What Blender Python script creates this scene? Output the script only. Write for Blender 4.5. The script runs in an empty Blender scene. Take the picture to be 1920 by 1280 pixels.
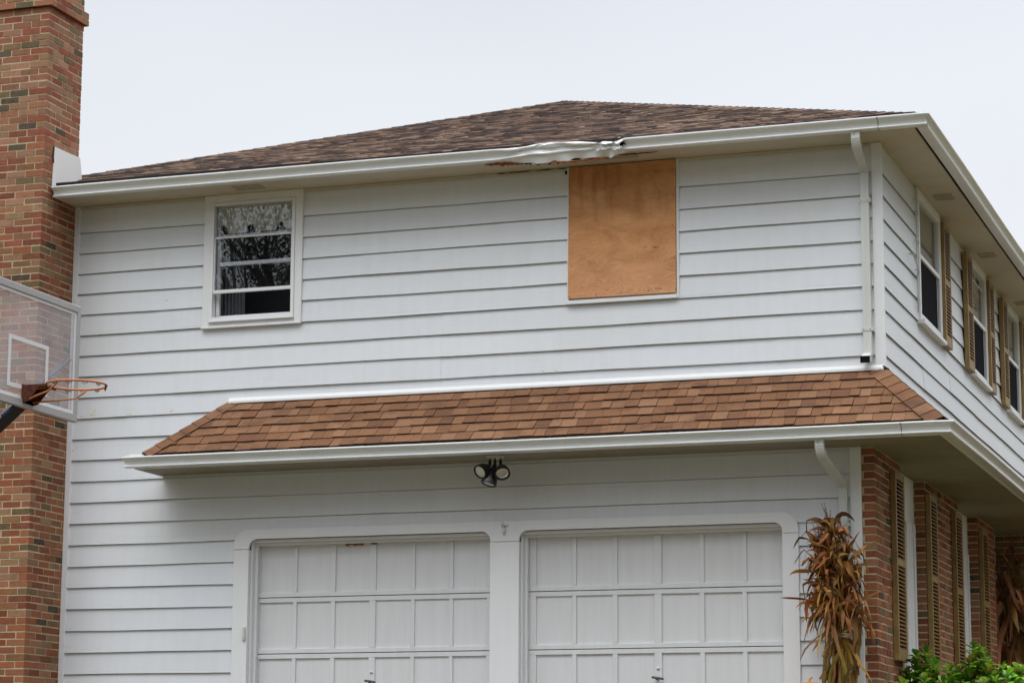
import bpy, bmesh, math, random
from mathutils import Vector, Matrix
random.seed(7)
R_ = math.radians
SC = bpy.context.scene
COL = SC.collection

# ------------------------------------------------------------------ camera
cam = bpy.data.objects.new('camera', bpy.data.cameras.new('camera'))
COL.objects.link(cam)
cam.data.lens = 87.81; cam.data.sensor_width = 36; cam.data.sensor_fit = 'HORIZONTAL'
cam.data.clip_start = 0.1; cam.data.clip_end = 3000
cr = Vector((0.944118722860536, 0.3295689737984405, 0.0049120925920796395))
cu = Vector((0.05487464886090842, -0.1718598600837334, 0.983591867292726))
cw = Vector((-0.32500555388574875, 0.9283579482082557, 0.1803410933258842))
M = Matrix((cr, cu, -cw)).transposed().to_4x4()
M.translation = Vector((3.98585, -21.08645, -0.01307))
cam.matrix_world = M
SC.camera = cam
SC.render.resolution_x = 1024; SC.render.resolution_y = 682

# ------------------------------------------------------------------ world: overcast sky
world = bpy.data.worlds.new('World'); SC.world = world; world.use_nodes = True
wn = world.node_tree; wn.nodes.clear()
def N(nt, t, **k):
    n = nt.nodes.new(t)
    for a, b in k.items(): setattr(n, a, b)
    return n
SUN_EL, SUN_ROT = R_(48), R_(200)
sky = N(wn, 'ShaderNodeTexSky'); sky.sky_type = 'NISHITA'; sky.sun_disc = False
sky.sun_elevation = SUN_EL; sky.sun_rotation = SUN_ROT
bg1 = N(wn, 'ShaderNodeBackground'); bg1.inputs[1].default_value = 0.05
wn.links.new(sky.outputs[0], bg1.inputs[0])
tc = N(wn, 'ShaderNodeTexCoord'); sep = N(wn, 'ShaderNodeSeparateXYZ')
wn.links.new(tc.outputs['Generated'], sep.inputs[0])
ramp = N(wn, 'ShaderNodeValToRGB'); e = ramp.color_ramp.elements
e[0].position = 0.0; e[0].color = (0.91, 0.93, 0.94, 1)
e[1].position = 1.0; e[1].color = (1.0, 1.0, 1.0, 1)
for p_, c_ in ((0.12, (0.91, 0.93, 0.95, 1)), (0.20, (0.88, 0.905, 0.945, 1)), (0.34, (0.785, 0.825, 0.90, 1)), (0.5, (0.80, 0.84, 0.92, 1)), (0.75, (0.95, 0.97, 1.0, 1))):
    q = e.new(p_); q.color = c_
wn.links.new(sep.outputs[2], ramp.inputs[0])
nz = N(wn, 'ShaderNodeTexNoise'); nz.inputs['Scale'].default_value = 2.2; nz.inputs['Detail'].default_value = 3
mp = N(wn, 'ShaderNodeMapping'); mp.inputs['Scale'].default_value = (1, 1, 2.2)
wn.links.new(tc.outputs['Generated'], mp.inputs[0]); wn.links.new(mp.outputs[0], nz.inputs['Vector'])
mr = N(wn, 'ShaderNodeMapRange'); mr.inputs[1].default_value = .3; mr.inputs[2].default_value = .7
mr.inputs[3].default_value = 0.95; mr.inputs[4].default_value = 1.06
wn.links.new(nz.outputs[0], mr.inputs[0])
# overcast skies are brightest overhead
zen = N(wn, 'ShaderNodeMapRange'); zen.inputs[1].default_value = .42; zen.inputs[2].default_value = 1.0
zen.inputs[3].default_value = 1.0; zen.inputs[4].default_value = 4.2
wn.links.new(sep.outputs[2], zen.inputs[0])
mul = N(wn, 'ShaderNodeMath'); mul.operation = 'MULTIPLY'
wn.links.new(mr.outputs[0], mul.inputs[0]); wn.links.new(zen.outputs[0], mul.inputs[1])
bg2 = N(wn, 'ShaderNodeBackground')
wn.links.new(ramp.outputs[0], bg2.inputs[0]); wn.links.new(mul.outputs[0], bg2.inputs[1])
mixw = N(wn, 'ShaderNodeMixShader'); mixw.inputs[0].default_value = 0.97
wn.links.new(bg1.outputs[0], mixw.inputs[1]); wn.links.new(bg2.outputs[0], mixw.inputs[2])
wo = N(wn, 'ShaderNodeOutputWorld'); wn.links.new(mixw.outputs[0], wo.inputs[0])

sun = bpy.data.objects.new('sun', bpy.data.lights.new('sun', 'SUN')); COL.objects.link(sun)
sun.data.energy = 0.8; sun.data.angle = R_(40); sun.data.color = (1.0, 0.985, 0.96)
# comes from in front of the facade, a little from the left
sd = Vector((-0.15, -0.62, 1.05)).normalized()
sun.rotation_euler = sd.to_track_quat('Z', 'Y').to_euler()
sun.location = (-4, -14, 14)

SC.view_settings.view_transform = 'Standard'; SC.view_settings.look = 'None'
SC.view_settings.exposure = 0.0; SC.view_settings.gamma = 1.0

# ------------------------------------------------------------------ materials
def newmat(name, color=(.5, .5, .5), rough=.5, metal=0.0, spec=.5):
    m = bpy.data.materials.new(name); m.use_nodes = True
    b = m.node_tree.nodes['Principled BSDF']
    b.inputs['Base Color'].default_value = (*color, 1)
    b.inputs['Roughness'].default_value = rough; b.inputs['Metallic'].default_value = metal
    b.inputs['Specular IOR Level'].default_value = spec
    return m, m.node_tree, b
def objcoord(nt, scale=(1, 1, 1)):
    t = N(nt, 'ShaderNodeTexCoord'); mpp = N(nt, 'ShaderNodeMapping'); mpp.inputs['Scale'].default_value = scale
    nt.links.new(t.outputs['Object'], mpp.inputs[0]); return mpp.outputs[0]
def noise(nt, co, scale, detail=4, rough=.55, dist=0):
    n = N(nt, 'ShaderNodeTexNoise'); n.inputs['Scale'].default_value = scale; n.inputs['Detail'].default_value = detail
    n.inputs['Roughness'].default_value = rough; n.inputs['Distortion'].default_value = dist
    nt.links.new(co, n.inputs['Vector']); return n.outputs[0]
def rng(nt, v, a, b, c, d):
    n = N(nt, 'ShaderNodeMapRange')
    for i, x in enumerate((a, b, c, d)): n.inputs[i + 1].default_value = x
    nt.links.new(v, n.inputs[0]); return n.outputs[0]
def mixc(nt, fac, a, b, mode='MIX'):
    n = N(nt, 'ShaderNodeMix'); n.data_type = 'RGBA'; n.blend_type = mode
    if isinstance(fac, (int, float)): n.inputs[0].default_value = fac
    else: nt.links.new(fac, n.inputs[0])
    for i, x in ((6, a), (7, b)):
        if isinstance(x, tuple): n.inputs[i].default_value = (*x, 1) if len(x) == 3 else x
        else: nt.links.new(x, n.inputs[i])
    return n.outputs[2]
def bump(nt, b, h, strength=.3, dist=.002):
    n = N(nt, 'ShaderNodeBump'); n.inputs['Strength'].default_value = strength; n.inputs['Distance'].default_value = dist
    nt.links.new(h, n.inputs['Height']); nt.links.new(n.outputs[0], b.inputs['Normal'])
def tint(nt):
    a = N(nt, 'ShaderNodeAttribute'); a.attribute_name = 'tint'; return a.outputs['Color']

def painted(name, col, dirt, rough=.45, amt=.5, streak=True, spec=.4, boards=False):
    m, nt, b = newmat(name, col, rough, spec=spec)
    co = objcoord(nt); big = noise(nt, co, 1.3, 3)
    st = noise(nt, objcoord(nt, (9, 9, .8)), 1.6, 5, .6) if streak else noise(nt, objcoord(nt), 5, 5)
    sp = noise(nt, co, 60, 2)
    f1 = rng(nt, st, .42, .78, 0, amt)
    c = mixc(nt, f1, col, dirt)
    c = mixc(nt, rng(nt, big, .3, .7, 0, .14), c, (0.62, 0.66, 0.72))
    c = mixc(nt, rng(nt, sp, .69, .76, 0, .25), c, dirt)
    if boards:
        scuff = noise(nt, objcoord(nt, (1.1, 1.1, 7)), 2.4, 6, .7, .6); wide = noise(nt, objcoord(nt, (.5, .5, .9)), 1.1, 3)
        c = mixc(nt, rng(nt, scuff, .60, .74, 0, .30), c, (0.50, 0.50, 0.47))
        c = mixc(nt, rng(nt, wide, .42, .68, 0, .22), c, (0.60, 0.60, 0.58))
        mark = noise(nt, objcoord(nt, (5, 5, 9)), 7, 2, .4)
        c = mixc(nt, rng(nt, mark, .76, .80, 0, .45), c, (0.42, 0.41, 0.38))
        c = mixc(nt, 1.0, c, tint(nt), 'MULTIPLY')
    nt.links.new(c, b.inputs['Base Color'])
    bump(nt, b, noise(nt, objcoord(nt, (3, 3, 14)), 5, 3), .12, .004)
    return m
SIDING = painted('white_siding', (0.70, 0.73, 0.77), (0.57, 0.58, 0.58), .42, .26, boards=True)
TRIM = painted('white_trim', (0.75, 0.76, 0.77), (0.58, 0.58, 0.56), .4, .15)
DOORW = painted('garage_door_paint', (0.71, 0.72, 0.73), (0.54, 0.53, 0.49), .45, .30)
SOFFIT = painted('soffit_paint_tinted', (0.56, 0.50, 0.38), (0.43, 0.37, 0.25), .6, .4, False)  # base colour tinted to carry the olive bounce light under the eaves
PORCHSOF = painted('porch_soffit_shaded', (0.27, 0.23, 0.15), (0.19, 0.155, 0.09), .7, .5, False)  # darker copy of the soffit colour, with the porch shade put into it
GUTTER = painted('gutter_enamel', (0.80, 0.82, 0.82), (0.62, 0.64, 0.60), .28, .18, False, .6)
DSPOUT = painted('downspout_enamel', (0.60, 0.62, 0.59), (0.40, 0.39, 0.33), .4, .45)
SHEET = painted('white_sheet_metal', (0.74, 0.745, 0.74), (0.6, 0.6, 0.58), .35, .15)
DARKSL, _, _ = newmat('dark_gap', (.012, .010, .008), 1.0, spec=0)
FLASHBLK, _, _ = newmat('drip_edge_dark', (.028, .024, .022), .8, spec=.1)

def brickmat(name):
    m, nt, b = newmat(name, (.3, .1, .06), .88, spec=.2)
    t = tint(nt); co = objcoord(nt)
    n1 = noise(nt, co, 28, 5, .65); n2 = noise(nt, co, 130, 3)
    c = mixc(nt, rng(nt, n1, .40, .75, 0, .5), t, mixc(nt, .5, t, (.36, .24, .16)))
    n3 = noise(nt, co, 9, 4, .7)
    c = mixc(nt, rng(nt, n2, .50, .72, 0, .6), c, (.07, .045, .03))
    c = mixc(nt, rng(nt, n3, .50, .72, 0, .45), c, (.09, .06, .04))
    nt.links.new(c, b.inputs['Base Color']); bump(nt, b, n2, .5, .003); return m
BRICK = brickmat('rough_brick')
def simple_noise(name, c1, c2, scale, rough=.85, bs=.4, bd=.004, lo=.35, hi=.7):
    m, nt, b = newmat(name, c1, rough, spec=.25); n = noise(nt, objcoord(nt), scale, 5)
    nt.links.new(mixc(nt, rng(nt, n, lo, hi, 0, 1), c1, c2), b.inputs['Base Color']); bump(nt, b, n, bs, bd); return m
MORTAR = simple_noise('mortar', (.56, .47, .31), (.42, .34, .22), 30)

def shinglemat(name):
    m, nt, b = newmat(name, (.3, .12, .06), .92, spec=.15)
    t = tint(nt); co = objcoord(nt)
    g = noise(nt, co, 210, 2, .7); p = noise(nt, objcoord(nt, (.55, 1, 1)), 6, 5, .65)
    g2 = noise(nt, objcoord(nt, (1, 1, 2)), 75, 4, .75)
    c = mixc(nt, rng(nt, g, .46, .60, 0, .5), t, (.05, .03, .022))
    c = mixc(nt, rng(nt, g2, .50, .66, 0, .5), c, (.06, .036, .03))
    c = mixc(nt, rng(nt, g, .60, .70, 0, .5), c, (.42, .26, .17))
    c = mixc(nt, rng(nt, p, .5, .68, 0, .5), c, (.075, .045, .035))
    nt.links.new(c, b.inputs['Base Color']); bump(nt, b, g, .7, .004); return m
SHINGLE = shinglemat('asphalt_shingle')

def plymat():
    m, nt, b = newmat('plywood', (.5, .24, .1), .6, spec=.3)
    co = objcoord(nt, (1, 1, 1))
    warp = noise(nt, objcoord(nt, (1.1, 1, 2.6)), 1.5, 3, .5, .4)
    w = N(nt, 'ShaderNodeMath'); w.operation = 'MULTIPLY'; w.inputs[1].default_value = 40; nt.links.new(warp, w.inputs[0])
    s = N(nt, 'ShaderNodeMath'); s.operation = 'SINE'
    w2 = N(nt, 'ShaderNodeMath'); w2.operation = 'MULTIPLY'; w2.inputs[1].default_value = 3.2
    nt.links.new(w.outputs[0], w2.inputs[0]); nt.links.new(w2.outputs[0], s.inputs[0])
    patch = noise(nt, objcoord(nt, (1.1, 1, 2.2)), 2.6, 6, .65, .5)
    fine = noise(nt, objcoord(nt, (3, 3, 45)), 4, 4)
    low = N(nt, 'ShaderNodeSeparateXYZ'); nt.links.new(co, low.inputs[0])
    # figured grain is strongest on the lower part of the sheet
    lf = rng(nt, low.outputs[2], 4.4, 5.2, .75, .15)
    grain = N(nt, 'ShaderNodeMath'); grain.operation = 'MULTIPLY'
    nt.links.new(rng(nt, s.outputs[0], .25, 1, 0, .55), grain.inputs[0]); nt.links.new(lf, grain.inputs[1])
    c = mixc(nt, rng(nt, patch, .35, .68, 0, 1), (.62, .31, .13), (.42, .175, .055))
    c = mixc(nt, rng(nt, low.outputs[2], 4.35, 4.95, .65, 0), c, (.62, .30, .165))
    c = mixc(nt, grain.outputs[0], c, (.74, .42, .22))
    c = mixc(nt, rng(nt, fine, .5, .75, 0, .3), c, (.36, .15, .05))
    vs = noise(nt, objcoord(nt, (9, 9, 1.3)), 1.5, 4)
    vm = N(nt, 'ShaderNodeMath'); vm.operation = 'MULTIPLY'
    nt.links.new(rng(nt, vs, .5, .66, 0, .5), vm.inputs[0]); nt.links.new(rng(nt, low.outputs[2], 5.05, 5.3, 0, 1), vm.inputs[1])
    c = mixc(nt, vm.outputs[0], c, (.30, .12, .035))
    nt.links.new(c, b.inputs['Base Color']); bump(nt, b, fine, .15, .002); return m
PLY = plymat()
SPLINT = simple_noise('splintered_wood', (.36, .13, .05), (.13, .04, .02), 25)

def glassmat(name, f0=.13, tintc=(.90, .91, .93)):
    m = bpy.data.materials.new(name); m.use_nodes = True; nt = m.node_tree; nt.nodes.clear()
    lw = N(nt, 'ShaderNodeLayerWeight'); lw.inputs[0].default_value = .5
    pw = N(nt, 'ShaderNodeMath'); pw.operation = 'POWER'; pw.inputs[1].default_value = 5; nt.links.new(lw.outputs['Facing'], pw.inputs[0])
    f = rng(nt, pw.outputs[0], 0, 1, f0, 1)
    g = N(nt, 'ShaderNodeBsdfGlossy'); g.inputs['Roughness'].default_value = 0; g.inputs[0].default_value = (.95, .97, 1, 1)
    t = N(nt, 'ShaderNodeBsdfTransparent'); t.inputs[0].default_value = (*tintc, 1)
    mx = N(nt, 'ShaderNodeMixShader'); o = N(nt, 'ShaderNodeOutputMaterial')
    nt.links.new(f, mx.inputs[0]); nt.links.new(t.outputs[0], mx.inputs[1]); nt.links.new(g.outputs[0], mx.inputs[2])
    nt.links.new(mx.outputs[0], o.inputs[0]); return m
GLASS = glassmat('window_glass', .065)
GLASS2 = glassmat('side_window_glass', .06)
def acrylic():
    m = bpy.data.materials.new('backboard_acrylic'); m.use_nodes = True; nt = m.node_tree; nt.nodes.clear()
    d = N(nt, 'ShaderNodeBsdfDiffuse'); d.inputs[0].default_value = (.80, .80, .84, 1)
    t = N(nt, 'ShaderNodeBsdfTransparent'); t.inputs[0].default_value = (.93, .93, .94, 1)
    g = N(nt, 'ShaderNodeBsdfGlossy'); g.inputs['Roughness'].default_value = .12
    n = noise(nt, objcoord(nt), 5, 5)
    m1 = N(nt, 'ShaderNodeMixShader'); nt.links.new(rng(nt, n, .3, .75, .11, .20), m1.inputs[0])
    nt.links.new(t.outputs[0], m1.inputs[1]); nt.links.new(d.outputs[0], m1.inputs[2])
    m2 = N(nt, 'ShaderNodeMixShader'); m2.inputs[0].default_value = .05
    nt.links.new(m1.outputs[0], m2.inputs[1]); nt.links.new(g.outputs[0], m2.inputs[2])
    o = N(nt, 'ShaderNodeOutputMaterial'); nt.links.new(m2.outputs[0], o.inputs[0]); return m
ACRYL = acrylic()
INSECT, _, _ = newmat('insect_screen', (.012, .012, .016), .95, spec=.05)
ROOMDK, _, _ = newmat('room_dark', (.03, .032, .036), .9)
LACE = simple_noise('lace_curtain', (.85, .84, .74), (.45, .45, .38), 26, .9)
CURT = simple_noise('net_curtain', (.40, .42, .38), (.30, .31, .27), 8, .9)
DRAPE = simple_noise('dark_drape', (.13, .14, .155), (.09, .095, .11), 8, .9)
STONEG, _, _ = newmat('blind_white', (.7, .72, .75), .7)
SHUT = simple_noise('shutter_tan', (.32, .215, .085), (.23, .15, .055), 9, .5, .15, .002)
LOUV = simple_noise('shutter_louvre', (.30, .18, .085), (.20, .105, .045), 14, .55, .15, .002)
ALU, nt_, b_ = newmat('brushed_frame', (.40, .40, .40), .5, .35)
ORANGE, nt_, b_ = newmat('rim_orange', (.46, .15, .035), .6)
RUST = simple_noise('rusty_bracket', (.13, .035, .018), (.03, .015, .012), 40, .8)
BLACKM, _, _ = newmat('black_steel', (.018, .018, .02), .45)
BLACKP, _, _ = newmat('black_lamp_paint', (.016, .016, .016), .3)
WHITEP, _, _ = newmat('white_print', (.62, .62, .64), .6)
GREYMET, _, _ = newmat('grey_handle', (.12, .12, .12), .4, .6)
LENS1, _, _ = newmat('frosted_lens', (.62, .64, .52), .25)
LENS2, nt_, b_ = newmat('reflector_lens', (.75, .72, .68), .12, .9)
FOAM, _, _ = newmat('dried_foam', (.62, .54, .22), .8)
PUMP, nt_, b_ = newmat('pumpkin_skin', (.75, .20, .02), .45)
STRAW = simple_noise('straw', (.55, .42, .18), (.36, .25, .09), 40)
TWINE, _, _ = newmat('twine', (.55, .42, .24), .8)

def leafmat(name, rough=.5, transl=.0, var=.5, dark=(.02, .02, .01), spec=.4):
    m, nt, b = newmat(name, (.1, .2, .03), rough, spec=spec)
    t = tint(nt); n = noise(nt, objcoord(nt), 30, 3)
    nt.links.new(mixc(nt, rng(nt, n, .35, .7, 0, var), t, dark, 'MULTIPLY' if False else 'MIX'), b.inputs['Base Color'])
    if transl:
        tr = N(nt, 'ShaderNodeBsdfTranslucent'); nt.links.new(t, tr.inputs[0])
        mx = N(nt, 'ShaderNodeMixShader'); mx.inputs[0].default_value = transl
        out = nt.nodes['Material Output']
        nt.links.new(b.outputs[0], mx.inputs[1]); nt.links.new(tr.outputs[0], mx.inputs[2]); nt.links.new(mx.outputs[0], out.inputs[0])
    return m
CORN = leafmat('dry_corn_leaf', .6, .2, .35, (.10, .05, .02), .35)
LEAF = leafmat('glossy_green_leaf', .35, .35, .12, (.03, .07, .01), .5)
HEDGE = leafmat('dark_hedge_leaf', .6, .12, .3)
TREEL = leafmat('tree_leaf', .6, .25, .3)
BARK = simple_noise('bark', (.12, .09, .06), (.05, .04, .03), 12)

def groundmats():
    m, nt, b = newmat('lawn_grass', (.06, .12, .03), .9); co = objcoord(nt)
    nt.links.new(mixc(nt, rng(nt, noise(nt, co, 1.2, 6), .3, .7, 0, 1), (.07, .07, .022), (.10, .075, .03)), b.inputs['Base Color'])
    bump(nt, b, noise(nt, co, 90, 3), .8, .02)
    a = simple_noise('driveway_asphalt', (.11, .092, .066), (.075, .06, .042), 60)
    return m, a
GRASS, ASPH = groundmats()

# ------------------------------------------------------------------ mesh building
class MB:
    def __init__(s): s.v = []; s.f = []; s.m = []; s.c = []; s.sm = []
    def face(s, pts, mi=0, col=None, smooth=False):
        i = len(s.v); s.v += [tuple(p) for p in pts]; s.f.append(tuple(range(i, i + len(pts)))); s.m.append(mi); s.c.append(col); s.sm.append(smooth)
    def mesh(s, verts, faces, mi=0, col=None, smooth=False):
        i = len(s.v); s.v += [tuple(p) for p in verts]
        for f in faces: s.f.append(tuple(i + k for k in f)); s.m.append(mi); s.c.append(col); s.sm.append(smooth)
    def hexa(s, p, mi=0, col=None):
        s.mesh(p, [(0, 3, 2, 1), (4, 5, 6, 7), (0, 1, 5, 4), (1, 2, 6, 5), (2, 3, 7, 6), (3, 0, 4, 7)], mi, col)
    def box(s, a, b, mi=0, col=None, T=None):
        x0, y0, z0 = a; x1, y1, z1 = b
        p = [(x0, y0, z0), (x1, y0, z0), (x1, y1, z0), (x0, y1, z0), (x0, y0, z1), (x1, y0, z1), (x1, y1, z1), (x0, y1, z1)]
        if T: p = [T(*q) for q in p]
        s.hexa(p, mi, col)
    def tube(s, pts, rad, n=8, mi=0, col=None, cap=True, smooth=True):
        pts = [Vector(p) for p in pts]; rads = rad if isinstance(rad, (list, tuple)) else [rad] * len(pts)
        vs = []; up = None
        for i, p in enumerate(pts):
            d = (pts[min(i + 1, len(pts) - 1)] - pts[max(i - 1, 0)]).normalized()
            if up is None: up = Vector((0, 0, 1)) if abs(d.z) < .9 else Vector((1, 0, 0))
            a = d.cross(up)
            if a.length < 1e-4: a = d.cross(Vector((0, 1, 0)))
            a.normalize(); b = a.cross(d).normalized(); up = b
            for k in range(n):
                t = 2 * math.pi * k / n; vs.append(p + (a * math.cos(t) + b * math.sin(t)) * rads[i])
        fs = []
        for i in range(len(pts) - 1):
            for k in range(n): fs.append((i * n + k, i * n + (k + 1) % n, (i + 1) * n + (k + 1) % n, (i + 1) * n + k))
        if cap: fs.append(tuple(range(n))[::-1]); fs.append(tuple((len(pts) - 1) * n + k for k in range(n)))
        s.mesh(vs, fs, mi, col, smooth)
    def prism(s, poly, T, h0, h1, mi=0, col=None):
        n = len(poly)
        vs = [T(a, b, h0) for a, b in poly] + [T(a, b, h1) for a, b in poly]
        fs = [tuple(range(n))[::-1], tuple(range(n, 2 * n))] + [(i, (i + 1) % n, n + (i + 1) % n, n + i) for i in range(n)]
        s.mesh(vs, fs, mi, col)
    def build(s, name, mats, parent=None, bevel=0, smooth_ang=None):
        me = bpy.data.meshes.new(name); me.from_pydata(s.v, [], s.f)
        if not isinstance(mats, (list, tuple)): mats = [mats]
        for m in mats: me.materials.append(m)
        me.polygons.foreach_set('material_index', s.m)
        me.polygons.foreach_set('use_smooth', s.sm)
        if any(c is not None for c in s.c):
            at = me.color_attributes.new('tint', 'FLOAT_COLOR', 'CORNER'); buf = []; dfl = (1, 1, 1) if 'wall' in name else (.5, .5, .5)
            for f, c in zip(s.f, s.c):
                c = c or dfl; buf += [c[0], c[1], c[2], 1.0] * len(f)
            at.data.foreach_set('color', buf)
        me.update(); o = bpy.data.objects.new(name, me); COL.objects.link(o)
        if parent is not None:
            o.parent = parent
            o.matrix_parent_inverse = Matrix.Identity(4)
        if bevel:
            md = o.modifiers.new('bevel', 'BEVEL'); md.width = bevel; md.segments = 1; md.limit_method = 'ANGLE'
        return o
def empty(name, loc=(0, 0, 0)):
    o = bpy.data.objects.new(name, None); o.location = loc; COL.objects.link(o); o.empty_display_size = .2; return o
def tag(o, label=None, cat=None, group=None, kind=None):
    for k, v in (('label', label), ('category', cat), ('group', group), ('kind', kind)):
        if v: o[k] = v
    return o
def reloc(root, o):   # keep world-space mesh coordinates under a moved root
    o.matrix_parent_inverse = Matrix.Translation(-Vector(root.location))
FR = lambda u, o, z: (u, -o, z)          # front wall: u = x, o = outwards
SD = lambda u, o, z: (o, u, z)           # side wall: u = y
JW = lambda a: random.uniform(-a, a)

# ================================================================== GROUND
mb = MB()
prof = [(60, .12), (6, .12), (-1.5, .10), (-6, -.35), (-14, -1.1), (-21, -1.62), (-30, -1.95), (-45, -2.0), (-1500, -2.0)]
for (ya, za), (yb, zb) in zip(prof, prof[1:]):
    mb.face([(-1500, ya, za), (1500, ya, za), (1500, yb, zb), (-1500, yb, zb)])
mb.face([(-1500, 1500, .12), (1500, 1500, .12), (1500, 60, .12), (-1500, 60, .12)])
tag(mb.build('lawn', GRASS), kind='structure', label='green lawn around the house')
mb = MB()
for (ya, za), (yb, zb) in zip([(-.02, .112 + .01)] + prof[2:7], prof[2:8]):
    mb.face([(-6.6, ya, za + .006), (-.45, ya, za + .006), (-.45, yb, zb + .006), (-6.6, yb, zb + .006)])
tag(mb.build('driveway', ASPH), kind='structure', label='asphalt driveway in front of the garage doors')

# ================================================================== HOUSE
house = empty('house')
tag(house, 'white sided two storey house with brown shingle roof, two garage doors and brick lower side', 'house')
PI_ = .2032
def rowz(k): return 5.4 - PI_ * k

def siding(mb, T, u0, u1, zmin, zmax, holes, joints={}):
    """clapboards: each course leans out towards its bottom edge"""
    kmax = int((5.4 - zmin) / PI_) + 1
    for k in range(0, kmax + 1):
        zb = rowz(k); zt = zb + PI_ if k > 0 else 5.67
        if zb > zmax or zt < zmin: continue
        hr = zt - zb; lo = max(zb, zmin); hi = min(zt, zmax)
        cuts = sorted({lo, hi} | {z for h in holes for z in (h[2], h[3]) if lo < z < hi})
        for za, zc in zip(cuts, cuts[1:]):
            zmid = (za + zc) / 2
            segs = [(u0, u1)]
            for h in holes:
                if h[2] < zmid < h[3]:
                    ns = []
                    for a, b in segs:
                        if h[1] <= a or h[0] >= b: ns.append((a, b)); continue
                        if a < h[0]: ns.append((a, h[0]))
                        if h[1] < b: ns.append((h[1], b))
                    segs = ns
            for a, b in segs:
                js = sorted([a, b] + [j for j in joints.get(k, []) if a < j < b])
                for q, (sa, sb) in enumerate(zip(js, js[1:])):
                    ex = .003 * (q % 2)
                    n = max(1, int((sb - sa) / .45)); us = [sa + (sb - sa) * i / n for i in range(n + 1)]
                    rs = random.Random(k * 31 + q); g_ = rs.uniform(.955, 1.0); bt_ = (g_, g_, g_ * rs.uniform(.985, 1.0))
                    dz = [math.sin(u * 2.1 + k * 1.7) * .0024 + math.sin(u * 5.3 + k) * .0014 for u in us]
                    do = [math.sin(u * 1.6 + k * 2.9) * .0012 for u in us]
                    O = lambda z: .020 - .018 * (z - zb) / hr + ex
                    bot = za == zb
                    for i in range(n):
                        ua, ub = us[i], us[i + 1]
                        zA = za + (dz[i] if bot else 0); zB = za + (dz[i + 1] if bot else 0)
                        tp = zc == zt and k > 0; ze = zc - .0045 if tp else zc
                        mb.face([T(ua, O(za) + do[i], zA), T(ub, O(za) + do[i + 1], zB), T(ub, O(ze), ze), T(ua, O(ze), ze)], 0, bt_)
                        if tp:
                            mb.face([T(ua, O(ze), ze), T(ub, O(ze), ze), T(ub, -.012, ze + .001), T(ua, -.012, ze + .001)])
                            mb.face([T(ua, -.012, ze), T(ub, -.012, ze), T(ub, -.012, zc + .014), T(ua, -.012, zc + .014)])
                        if bot:
                            mb.face([T(ua, O(za) + do[i], zA), T(ub, O(za) + do[i + 1], zB), T(ub, O(za) - .004, zB + .001), T(ua, O(za) - .004, zA + .001)])
                            mb.face([T(ua, O(za) - .004, zA + .001), T(ub, O(za) - .004, zB + .001), T(ub, -.012, zB + .013), T(ua, -.012, zA + .013)])
                    if ex:
                        for uu in (sa, sb): mb.face([T(uu, 0, za), T(uu, O(za), za), T(uu, O(zc), zc), T(uu, 0, zc)])

WIN_A = (-6.512, -5.484, 4.372, 5.67)       # casing outline of the left window
PLYR = (-2.85, -1.83, 4.392, 5.67)
GAR = (-6.0, -.87, -.2, 2.41)
mb = MB()
joints = {6: [-4.07], 7: [-3.0], 8: [-6.80, -4.08, -.95], 13: [-2.925, -4.1], 12: [-1.2], 14: [-4.09], 5: [-7.02], 10: [-7.3], 3: [-4.9]}
holes = [(WIN_A[0] + .03, WIN_A[1] - .03, WIN_A[2] + .03, 5.7), (PLYR[0] + .02, PLYR[1] - .02, PLYR[2] + .02, 5.7), GAR]
siding(mb, FR, -7.87, -.06, 3.3, 5.67, holes, joints)
siding(mb, FR, -7.87, -.305, -.2, 3.3, holes, joints)
fw = mb.build('front_wall', SIDING, house)
SW = [(1.70, 2.92), (4.78, 5.86), (7.36, 8.40)]       # side windows (casing y range)
mb = MB()
siding(mb, SD, .012, 12.5, 3.3, 5.67, [(a + .03, b - .03, 4.43, 5.7) for a, b in SW], {5: [2.3], 8: [1.9, 5.0], 7: [3.4]})
side_wall = mb.build('side_wall', SIDING, house)
# plain back-up walls so that the house is closed all round
mb = MB()
mb.box((-8.65, .35, -.2), (-8.6, 12.5, 5.66)); mb.box((-8.6, 12.45, -.2), (-.02, 12.5, 5.66))
mb.box((-8.65, .3, -.2), (-7.95, .35, 5.66))
rw = mb.build('rear_wall', TRIM, house)
mb = MB()
mb.box((-7.9, .6, 2.9), (-.5, .62, 5.66)); mb.box((-7.9, .62, 2.88), (-.5, 12, 2.9))
mb.box((-.55, .62, 2.9), (-.5, 12, 5.66)); mb.box((-7.9, .02, -.2), (-7.85, 12, 5.6))
mb.build('inner_partition', ROOMDK, house)

# corner boards
for nm, T, a, b in (('corner_board', FR, (-7.925, 0, -.2), (-7.867, .024, 5.665)),
                    ('corner_board', FR, (-.066, 0, 3.66), (.026, .026, 5.662)),
                    ('corner_board', FR, (-.311, 0, -.2), (-.212, .024, 2.985))):
    mb = MB(); mb.box(a, b, T=T)
    if a[0] == -.066: mb.box((-.0005, -.012, 3.5), (.024, -.0005, 5.66), T=FR)
    mb.build(nm, TRIM, house, bevel=.003)

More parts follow.
